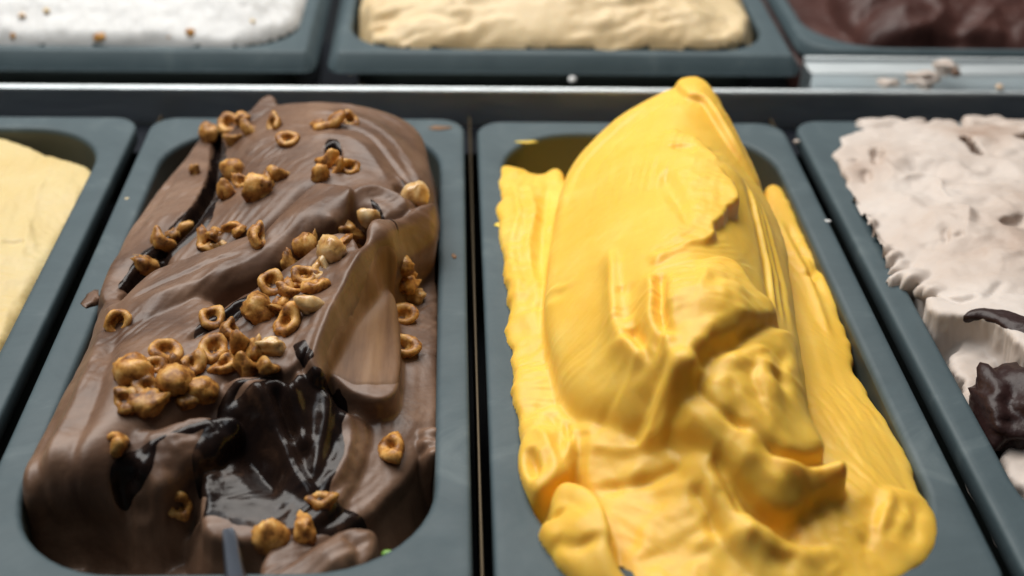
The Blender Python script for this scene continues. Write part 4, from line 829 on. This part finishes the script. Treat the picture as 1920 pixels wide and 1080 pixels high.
NUT = {'R': [NM('hazelnut_ring', RP(6.5, 4.4, 1.9, 2.6), 26, 1, (1.05, .98, 1), .035, .07, .25), NM('hazelnut_ring', RP(6.7, 4.2, 2.1, 2.2), 26, 2, (1.06, .88, 1), .06, .10, .5), NM('hazelnut_ring', RP(6.3, 4.8, 1.7, 3.0), 26, 3, (1.04, .9, 1), .07, .10, .45)],
       'H': [NM('hazelnut_half', RP(6.4, 5.2, 2.3, 1.8), 24, 4, (1.15, .84, 1.05), .07, .16, .5, .15), NM('hazelnut_half', RP(6.1, 5.4, 2.2, 2.4), 24, 5, (1.22, .78, 1.0), .08, .16, .6), NM('hazelnut_half', RP(6.4, 4.8, 2.0, 2.6), 24, 6, (1.08, .8, 1.1), .09, .18, .7, .3), NM('hazelnut_half', RP(6.2, 5.0, 2.5, 1.2), 24, 16, (1.0, .9, 1.1), .08, .2, .4, .25)],
       'W': [NM('hazelnut_whole', WP(6.3, 6.4, .25), 24, 7, (1, 1, 1), .05, .14), NM('hazelnut_whole', WP(6.0, 6.6, .35), 24, 8, (1.06, .95, 1), .06, .18), NM('hazelnut_whole', WP(6.6, 5.8, .1), 24, 9, (1, .92, 1), .08, .2), NM('hazelnut_whole', WP(6.2, 6.2, .2), 24, 17, (1.05, .9, 1), .10, .24)],
       'C': [NM('hazelnut_chunk', WP(4.8, 5.4, .3), 18, 10, (1.25, .8, .85), .15, .35), NM('hazelnut_chunk', RP(5.4, 3.8, 2.0, 1.8), 18, 11, (1.3, .75, 1), .12, .3, .9, .5), NM('hazelnut_chunk', WP(4.6, 5.2, .5), 18, 12, (1.1, 1.1, .75), .18, .4), NM('hazelnut_chunk', RP(5.0, 3.6, 2.1, 1.2), 18, 18, (1.2, .9, 1), .16, .35, 1.1, .4)]}
PALE = {}
for k, l in NUT.items():
    PALE[k] = []
    for me in l:
        p = me.copy(); p.materials.append(M['palenut']); me.materials.append(M['nut']); PALE[k].append(p)
KIND = {'R': 'hazelnut_half', 'H': 'hazelnut_half', 'W': 'hazelnut', 'C': 'hazelnut_piece'}
CATN = {'R': 'hazelnut', 'H': 'hazelnut', 'W': 'hazelnut', 'C': 'nut piece'}
nr = random.Random(77)
# x, y, z on the gelato, kind, size, facing direction of the cut side or tip, pale?, label
NUTS = [
    (-118.6, -48.7, 17.8, 'R', 1.05, (0,-.55,1), 0, 'round hazelnut half with open hollow, topmost in the far left cluster'),
    (-129.0, -46.2, 11.4, 'W', .95, None, 0, 'hazelnut at the far left tip of the chocolate gelato'),
    (-113.6, -65.4, 18.6, 'H', 1.0, (0,.6,.6), 0, 'hazelnut half with its back up, lowest in the far left cluster'),
    (-105.5, -66.2, 24.1, 'H', .9, (.6,.2,.5), 0, 'darker hazelnut squeezed into the middle of the far left cluster'),
    (-93.3, -73.9, 30.1, 'H', .95, (-.5,-.5,.6), 0, 'hazelnut half tipped to show its dark inside, beside the oval ring'),
    (-84.5, -92.9, 31.9, 'R', .95, (0,-.25,1), 0, 'flat oval hazelnut ring at the right end of the far left cluster'),
    (-68.0, -79.7, 33.6, 'C', 1.25, (-.3,.2,1), 0, 'curved hazelnut sliver, left one of the pair at the far crest'),
    (-57.5, -75.0, 33.0, 'H', .9, (.2,-.6,.7), 0, 'golden hazelnut half, right one of the pair at the far crest'),
    (-130.4, -81.0, 10.1, 'H', .72, (.4,.6,.4), 0, 'small hazelnut half perched on the edge of the upper sauce groove'),
    (-109.4, -100.3, 19.2, 'W', 1.05, None, 0, 'rounded hazelnut above a dark gap, upper left of the middle back group'),
    (-108.9, -120.3, 18.9, 'H', .95, (.2,.9,.2), 0, 'long smooth hazelnut half lying below the rounded one near the groove'),
    (-93.4, -129.6, 25.4, 'W', 1.15, None, 0, 'large knobbly hazelnut with a white glint in the back group'),
    (-85.9, -119.4, 28.4, 'H', .9, (.3,.7,.5), 0, 'slanted hazelnut half up and right of the knobbly one'),
    (-64.9, -113.5, 32.8, 'H', 1.05, (-.4,.5,.5), 0, 'tall hazelnut half leaning below the small dark hole'),
    (-54.6, -119.7, 31.8, 'R', .9, (.4,-.5,.8), 0, 'dark hollow hazelnut half, right of the one leaning below the hole'),
    (-67.2, -125.5, 31.1, 'H', .9, (-.2,.9,.3), 0, 'hazelnut half on its side, lower left of the trio below the hole'),
    (-25.6, -128.2, 21.4, 'W', 1.15, (.2,-.3,1), 1, 'big pale blanched hazelnut at the far right corner of the slab'),
    (-45.2, -151.5, 25.0, 'H', 1.0, (-.1,.8,.5), 1, 'pale smooth hazelnut half on the top edge of the slab'),
    (-54.5, -156.8, 20.5, 'C', 1.25, None, 0, 'jagged hazelnut piece below the pale half on the slab edge'),
    (-49.1, -154.3, 13.0, 'C', .75, None, 0, 'small nut crumb hanging at the brow of the slab'),
    (-57.5, -188.7, 29.6, 'W', 1.1, (-.2,.6,.8), 1, 'large pale hazelnut leaning on the slab edge'),
    (-70.1, -169.9, 21.1, 'W', 1.05, None, 0, 'squarish hazelnut standing at the top of the central pile'),
    (-126.9, -133.8, 6.9, 'H', .95, (-.3,.6,.6), 0, 'hazelnut half, upper right of the three in the sauce groove'),
    (-132.7, -147.3, 10.6, 'H', 1.0, (.5,.6,.4), 0, 'hazelnut half, middle of the three in the sauce groove'),
    (-138.6, -162.3, 7.6, 'C', 1.25, (.3,.2,1), 0, 'bent hazelnut piece, lowest of the three in the sauce groove'),
    (-102.5, -151.3, 18.0, 'C', 1.2, None, 0, 'dark chipped hazelnut on the upper lip of the rolled band'),
    (-88.1, -170.8, 25.7, 'H', .95, (.9,-.2,.5), 0, "hazelnut half on edge, astride the end of the rolled band's lip"),
    (-113.3, -153.8, 13.5, 'C', 1.1, None, 0, 'flat hazelnut piece half hidden behind the rolled band'),
    (-107.6, -155.6, 14.0, 'C', .6, None, 1, 'tiny white nut chip behind the rolled band'),
    (-75.7, -175.7, 16.0, 'C', 1.15, None, 0, 'flaky hazelnut piece at the upper left of the central pile'),
    (-66.9, -200.0, 26.3, 'R', .95, (.2,-.4,1), 0, 'broken hazelnut ring in the middle of the central pile'),
    (-79.6, -202.3, 24.1, 'R', 1.0, (.1,-.5,1), 0, 'hollow hazelnut half at the left end of the central pile'),
    (-71.5, -208.3, 24.8, 'H', .9, (.3,.5,.7), 0, 'hazelnut half wedged below the broken ring'),
    (-61.6, -209.7, 27.9, 'H', .9, (-.2,.2,1), 0, 'flat hazelnut half at the right of the central pile by the slab'),
    (-83.1, -218.1, 21.6, 'W', 1.05, None, 0, 'round veined hazelnut below the central pile, left of the cream coloured half'),
    (-75.1, -220.3, 23.5, 'C', .85, None, 0, 'small dark nut piece touching the round veined hazelnut'),
    (-62.6, -223.1, 28.3, 'H', 1.0, (-.1,.9,.5), 1, 'cream coloured hazelnut half at the foot of the slab'),
    (-70.9, -229.5, 24.1, 'H', 1.1, (-.4,-.5,.9), 0, 'long hazelnut half with a slit hollow, lying below the cream coloured one'),
    (-100.4, -217.7, 18.7, 'R', 1.0, (.1,-.2,1), 0, 'brown hazelnut ring with a dark shadow, top of the lower left pile'),
    (-91.2, -227.6, 19.4, 'H', .95, (.7,.1,.5), 0, 'hazelnut half standing on edge beside the brown ring'),
    (-137.3, -213.8, 13.4, 'R', 1.05, (.1,-1,.6), 0, 'hazelnut ring stuck alone in the outer left lip, facing the viewer'),
    (-113.3, -240.8, 19.5, 'R', 1.05, (.4,-.1,1), 0, 'tilted hollow hazelnut at the upper left of the lower pile'),
    (-96.9, -238.3, 18.6, 'R', 1.0, (.1,-.35,1), 0, 'wide open hazelnut bowl in the middle of the lower pile'),
    (-103.2, -246.7, 18.2, 'H', .9, (.1,-.3,1), 0, 'shallow hazelnut half behind the glazed cluster of the lower pile'),
    (-89.1, -241.3, 17.1, 'C', 1.3, None, 0, 'ragged hazelnut piece right of the wide open bowl'),
    (-83.7, -245.3, 17.6, 'H', .95, (.3,.6,.6), 0, 'hazelnut half overlapping the ragged piece at the lower right of the pile'),
    (-76.0, -247.8, 18.5, 'H', .95, (.6,.5,.4), 0, 'rounded hazelnut half at the right end of the lower pile'),
    (-74.3, -241.0, 21.9, 'C', .8, None, 1, 'small pale nut chip right of the lower pile'),
    (-122.9, -253.2, 18.9, 'W', 1.1, (-1,.2,.4), 0, 'plump hazelnut at the left end of the lower pile'),
    (-116.8, -260.1, 17.5, 'H', .95, (.5,-.3,.8), 0, 'thin hazelnut crescent under the plump one'),
    (-122.9, -266.1, 16.8, 'H', 1.0, (-.3,-.2,.6), 0, 'dark toasted hazelnut, lowest at the left of the lower pile'),
    (-107.7, -255.7, 16.5, 'W', 1.1, None, 0, 'glazed lumpy hazelnut at the front of the lower pile'),
    (-98.5, -256.8, 13.4, 'W', .95, (.2,-.5,.5), 0, 'smooth hazelnut at the front right of the lower pile'),
    (-116.5, -266.9, 15.3, 'C', 1.1, None, 0, 'burnt nut piece under the left end of the lower pile'),
    (-124.0, -282.3, 11.0, 'H', .95, (-.8,-.4,.5), 0, 'single hazelnut half at the edge of the dark pit on the left'),
    (-103.3, -291.3, -9.6, 'H', 1.0, (.3,-1,.4), 0, 'square looking hazelnut half in the shade near the front'),
    (-54.0, -294.6, -3.4, 'H', .95, (-.2,.2,1), 0, 'hazelnut half in front of the dark hollow, right of centre'),
    (-70.0, -308.5, -7.8, 'W', 1.0, None, 0, 'round hazelnut in the shade nearest the viewer'),
    (-58.8, -305.6, -7.4, 'C', 1.05, None, 0, 'dim nut piece between the two shaded hazelnuts in front'),
    (-31.4, -267.5, -4.2, 'H', 1.15, (-.3,-.3,.9), 0, 'lone curved hazelnut half with a dark slot, on the right strip'),
    (-29.6, -187.2, -1.0, 'R', .95, (-.1,-.5,1), 0, 'hazelnut ring on the right strip above the triangular one'),
    (-25.1, -169.9, -3.6, 'W', .72, None, 1, 'small glossy hazelnut just above the ring on the right strip'),
    (-29.9, -170.9, 12.2, 'W', .85, None, 0, 'shaded hazelnut highest on the right strip beside the slab'),
    (-28.7, -209.9, -0.7, 'R', 1.0, (.1,-.2,1), 0, 'triangular chipped hazelnut ring on the right strip'),
    (-28.9, -172.0, 3.7, 'C', .85, None, 0, 'shaded nut piece between the highest one and the small glossy one on the right strip'),
    (-74.7, -209.7, 23.3, 'C', .9, None, 0, 'chopped nut bit filling the middle of the central pile'),
    (-70.0, -203.1, 25.1, 'H', .8, None, 0, 'small nut half under the broken ring in the central pile'),
    (-61.4, -196.2, 28.1, 'C', .95, None, 1, 'pale nut bit between the large pale hazelnut and the central pile'),
    (-67.4, -167.5, 23.0, 'C', .8, None, 0, 'nut bit behind the squarish hazelnut at the top of the central pile'),
    (-116.3, -248.5, 19.1, 'H', .85, (.2,-.5,.8), 0, 'small nut half between the tilted hollow one and the plump one'),
    (-106.3, -250.4, 17.7, 'C', .95, None, 0, 'chopped bit in the gap behind the glazed lumpy hazelnut'),
    (-112.3, -261.5, 16.0, 'H', .9, (-.2,-.5,.8), 0, 'nut half filling the space in front of the thin crescent'),
    (-102.7, -259.8, 12.9, 'C', .9, None, 0, 'nut bit at the very front of the lower pile beside the smooth one'),
    (-92.3, -245.6, 16.9, 'H', .85, None, 0, 'small nut half between the wide open bowl and the ragged piece'),
    (-81.5, -241.3, 19.7, 'C', .9, None, 0, "nut bit on top of the lower pile's right end"),
    (-53.8, -183.7, 31.0, 'C', .9, None, 0, 'nut bit below the jagged piece near the slab'),
    (-60.2, -120.2, 32.0, 'C', .85, None, 0, 'nut bit in the middle of the trio below the small dark hole'),
    (-90.5, -126.1, 26.6, 'C', .9, None, 0, 'nut bit touching the knobbly hazelnut on its right'),
    (-102.7, -115.4, 22.2, 'C', .9, None, 0, 'dark nut bit between the rounded hazelnut and the knobbly one'),
    (-111.4, -51.6, 22.1, 'C', .8, None, 0, 'nut bit beside the topmost ring of the far left cluster'),
    (-130.0, -141.3, 10.0, 'C', .8, None, 0, 'nut bit between the upper and middle hazelnuts of the sauce groove'),
    (-109.1, -150.7, 15.6, 'C', .9, None, 0, 'nut bit left of the dark chipped hazelnut on the rolled band'),
    (-63.2, -72.6, 32.5, 'C', .7, None, 0, 'nut bit joining the pair of hazelnuts at the far crest'),
    (-26.8, -166.7, 2.9, 'C', .8, None, 0, 'nut bit in the shade above the small glossy hazelnut'),
]
for i, (x, y, z, k, s, face, pale, lab) in enumerate(NUTS):
    me = (PALE if pale else NUT)[k][(i * 7 + i // 4) % len(NUT[k])]
    o = bpy.data.objects.new(KIND[k], me); COL.objects.link(o)
    d = Vector(face) if face else Vector((nr.uniform(-.5, .5), -.25 + nr.uniform(-.4, .3), 1 if k in 'RH' else nr.uniform(-.4, .8)))
    q = d.normalized().to_track_quat('Z', 'Y').to_matrix() @ Matrix.Rotation(nr.uniform(0, 6.28), 3, 'Z')
    s = s * nr.uniform(.82, .96)
    o.matrix_world = Matrix.Translation(Vector((x, y, z + (2.0 if k != 'C' else 1.2) * s)) * MM) @ (q.to_4x4() @ Matrix.Scale(s, 4))
    tag(o, lab, CATN[k], 'hazelnuts on the chocolate gelato')

# ------------------------------------------------------------------ crumbs, chocolate chunk, glass reflection built as a bar
def lump(name, x, y, z, r, material, label, cat, seed=0, sq=(1, 1, 1), group=None, sub=2, amp=.3, parent=None, box=2.0):
    bm = bmesh.new(); bmesh.ops.create_icosphere(bm, subdivisions=sub, radius=1)
    A = np.array([v.co[:] for v in bm.verts])
    A = A / (np.abs(A) ** box).sum(1, keepdims=True) ** (1 / box)
    for v, a_ in zip(bm.verts, A): v.co = a_
    n = 1 + amp * fbm(A[:, 0] * 1.3 + seed * 3.1, A[:, 1] * 1.3 + A[:, 2] * 1.7, seed, 3)
    for v, kk in zip(bm.verts, n): v.co = Vector((v.co.x * sq[0], v.co.y * sq[1], v.co.z * sq[2])) * float(kk) * r * MM
    o = link(name, bm_mesh(name, bm), material, parent); o.location = Vector((x, y, z)) * MM
    return tag(o, label, cat, group)
def reflection_bar():  # solid bar added in place of a pale reflection streak in the glass
    root = empty('reflection_bar', (-0.0853, -0.3008, -0.0080))
    tag(root, 'thin blue-grey bar added for a pale glass reflection at the near edge of the chocolate gelato', 'reflection_bar')
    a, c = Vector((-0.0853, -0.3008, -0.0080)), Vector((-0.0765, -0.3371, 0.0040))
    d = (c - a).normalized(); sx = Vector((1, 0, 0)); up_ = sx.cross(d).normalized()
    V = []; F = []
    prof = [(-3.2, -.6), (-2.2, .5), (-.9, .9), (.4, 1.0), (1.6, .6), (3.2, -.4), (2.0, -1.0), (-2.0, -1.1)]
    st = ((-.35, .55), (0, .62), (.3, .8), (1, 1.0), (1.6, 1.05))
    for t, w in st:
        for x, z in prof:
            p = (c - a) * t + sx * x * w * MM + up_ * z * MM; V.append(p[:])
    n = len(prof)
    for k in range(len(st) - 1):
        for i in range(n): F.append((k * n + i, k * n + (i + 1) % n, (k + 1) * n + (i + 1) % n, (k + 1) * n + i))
    me = mesh_np('streak_bar', np.array(V), np.array(F)); link('streak_bar', me, M['reflection_blue'], root)
reflection_bar()
lump('chocolate_chunk', 198.5, -250.2, -1.0, 12.5, M['chunk'], 'dark chocolate chunk at the right edge of the white gelato', 'chocolate chunk', 3, (1.0, 1.35, .85), sub=4, amp=.5, box=4.5)
lump('gelato_crumb', 68.9, 38.8, -18.0, 2.2, M['crumb'], 'small tan crumb on the black deck behind the mango peak', 'crumb', 4, (1.2, .8, .8), 'stray crumbs on the metal and pans')
lump('gelato_crumb', 171.4, -22.1, -2.0, 1.6, M['strac'], 'tiny pale crumb in the gap at the corner of the white gelato pan', 'crumb', 5, (1, 1, .8), 'stray crumbs on the metal and pans')
lump('gelato_crumb', 58.8, 52.8, 0.0, 2.2, M['white'], 'white crumb on the steel rail left of the mango peak', 'crumb', 6, (1.1, 1, .7), 'stray crumbs on the metal and pans')
lump('gelato_crumb', 239.7, 48.3, 1.0, 5.0, M['strac'], 'low off white smear at the left end of the spill on the steel ledge', 'crumb', 7, (1.4, 1.0, .5), 'stray crumbs on the metal and pans', 3, .6)
lump('gelato_crumb', 259.5, 49.4, 3.0, 6.5, M['strac'], 'lumpy off white spill on the steel ledge, left of its taller crumb', 'crumb', 8, (1.5, 1.1, .7), 'stray crumbs on the metal and pans', 3, .7)
lump('gelato_crumb', 276.1, 62.6, 4.0, 6.0, M['strac'], 'tallest off white crumb of the spill on the steel ledge', 'crumb', 9, (1.2, 1.0, .9), 'stray crumbs on the metal and pans', 3, .7)
lump('chocolate_crumb', 280.6, 54.2, 5.0, 3.0, M['choc'], 'brown crumb at the right of the spill on the steel ledge', 'crumb', 10, (1, 1, .8), 'stray crumbs on the metal and pans')
lump('gelato_crumb', 302.2, 41.1, 2.0, 2.2, M['crumb'], 'tiny pinkish crumb on the rail right of the spill', 'crumb', 11, (1, 1, .7), 'stray crumbs on the metal and pans')
lump('gelato_crumb', -212.1, 70.6, 0.0, 2.0, M['nougat'], 'tiny yellow crumb on the front lip of the white gelato pan', 'crumb', 12, (1, 1, .7), 'stray crumbs on the metal and pans')
lump('nut_crumb', -258.0, 76.3, 13.3, 2.8, M['nut'], 'nut crumb at the far left end of the white gelato front', 'nut piece', 13, (1, 1, .9), 'nut crumbs on the white gelato')
lump('nut_crumb', -210.0, 75.9, 13.3, 3.6, M['nut'], 'largest brown nut crumb in the dark slit below the white gelato', 'nut piece', 14, (1.5, 1, .9), 'nut crumbs on the white gelato')
lump('nut_crumb', -171.1, 76.7, 13.3, 2.6, M['nut'], 'left one of two nut crumbs side by side on the white gelato', 'nut piece', 15, (1.1, 1, .9), 'nut crumbs on the white gelato')
lump('nut_crumb', -158.9, 77.7, 15.6, 3.0, M['nut'], 'right one of two nut crumbs side by side on the white gelato', 'nut piece', 16, (1, 1, 1), 'nut crumbs on the white gelato')
lump('nut_crumb', -254.5, 84.8, 22.5, 2.0, M['crumb'], 'faint tan crumb on the slope at the left of the white gelato', 'nut piece', 17, (1, 1, .8), 'nut crumbs on the white gelato')
lump('nut_crumb', -241.2, 87.8, 24.4, 1.9, M['nougat'], 'faint yellow crumb on the slope of the white gelato', 'nut piece', 18, (1, 1, .8), 'nut crumbs on the white gelato')
lump('nut_crumb', -124.6, 86.1, 19.7, 1.8, M['nougat'], 'small yellow crumb near the right end of the white gelato', 'nut piece', 19, (1, 1, .8), 'nut crumbs on the white gelato')
lump('mint_scrap', -30.6, -319.9, -3.0, 1.7, M['green'], 'small green scrap at the near right corner of the chocolate gelato', 'garnish', 20, (1.4, .8, .6))
lump('gelato_smear', -16.9, -11.9, 0.0, 4.2, M['pale_choc'], 'thin tan smear on the far right corner of the chocolate pan rim', 'smear', 31, (1.5, .5, .07), 'smears and specks on the pan rims', amp=.8)
lump('gelato_smear', -8.8, -140.4, 0.0, 1.6, M['pale_choc'], 'small tan speck on the right rim of the chocolate pan', 'smear', 32, (.6, 1.4, .12), 'smears and specks on the pan rims', amp=.8)
lump('gelato_smear', 10.9, -113.2, 0.0, 1.7, M['mango'], 'yellow drip on the left rim of the mango pan beside the upper shelf', 'smear', 33, (.9, 1.5, .25), 'smears and specks on the pan rims', amp=.9)
lump('gelato_smear', 30.0, -27.6, 0.0, 3.6, M['mango'], 'dull yellow smear on the far left inner edge of the mango pan', 'smear', 34, (1.6, .4, .08), 'smears and specks on the pan rims', amp=.8)
lump('gelato_smear', 166.1, -108.7, 0.0, 1.4, M['white'], 'white speck on the left rim of the white chip gelato pan', 'smear', 35, (1, 1, .3), 'smears and specks on the pan rims', amp=.6)
lump('gelato_smear', -162.1, -88.8, 0.0, 1.1, M['nougat'], 'tiny yellowish speck on the left rim of the chocolate pan', 'smear', 36, (1, 1, .3), 'smears and specks on the pan rims', amp=.6)
lump('gelato_smear', -159.0, -176.2, 0.0, 4.6, M['choc'], 'faint brown smear on the left rim of the chocolate pan', 'smear', 37, (.8, 1.3, .04), 'smears and specks on the pan rims', amp=.9)
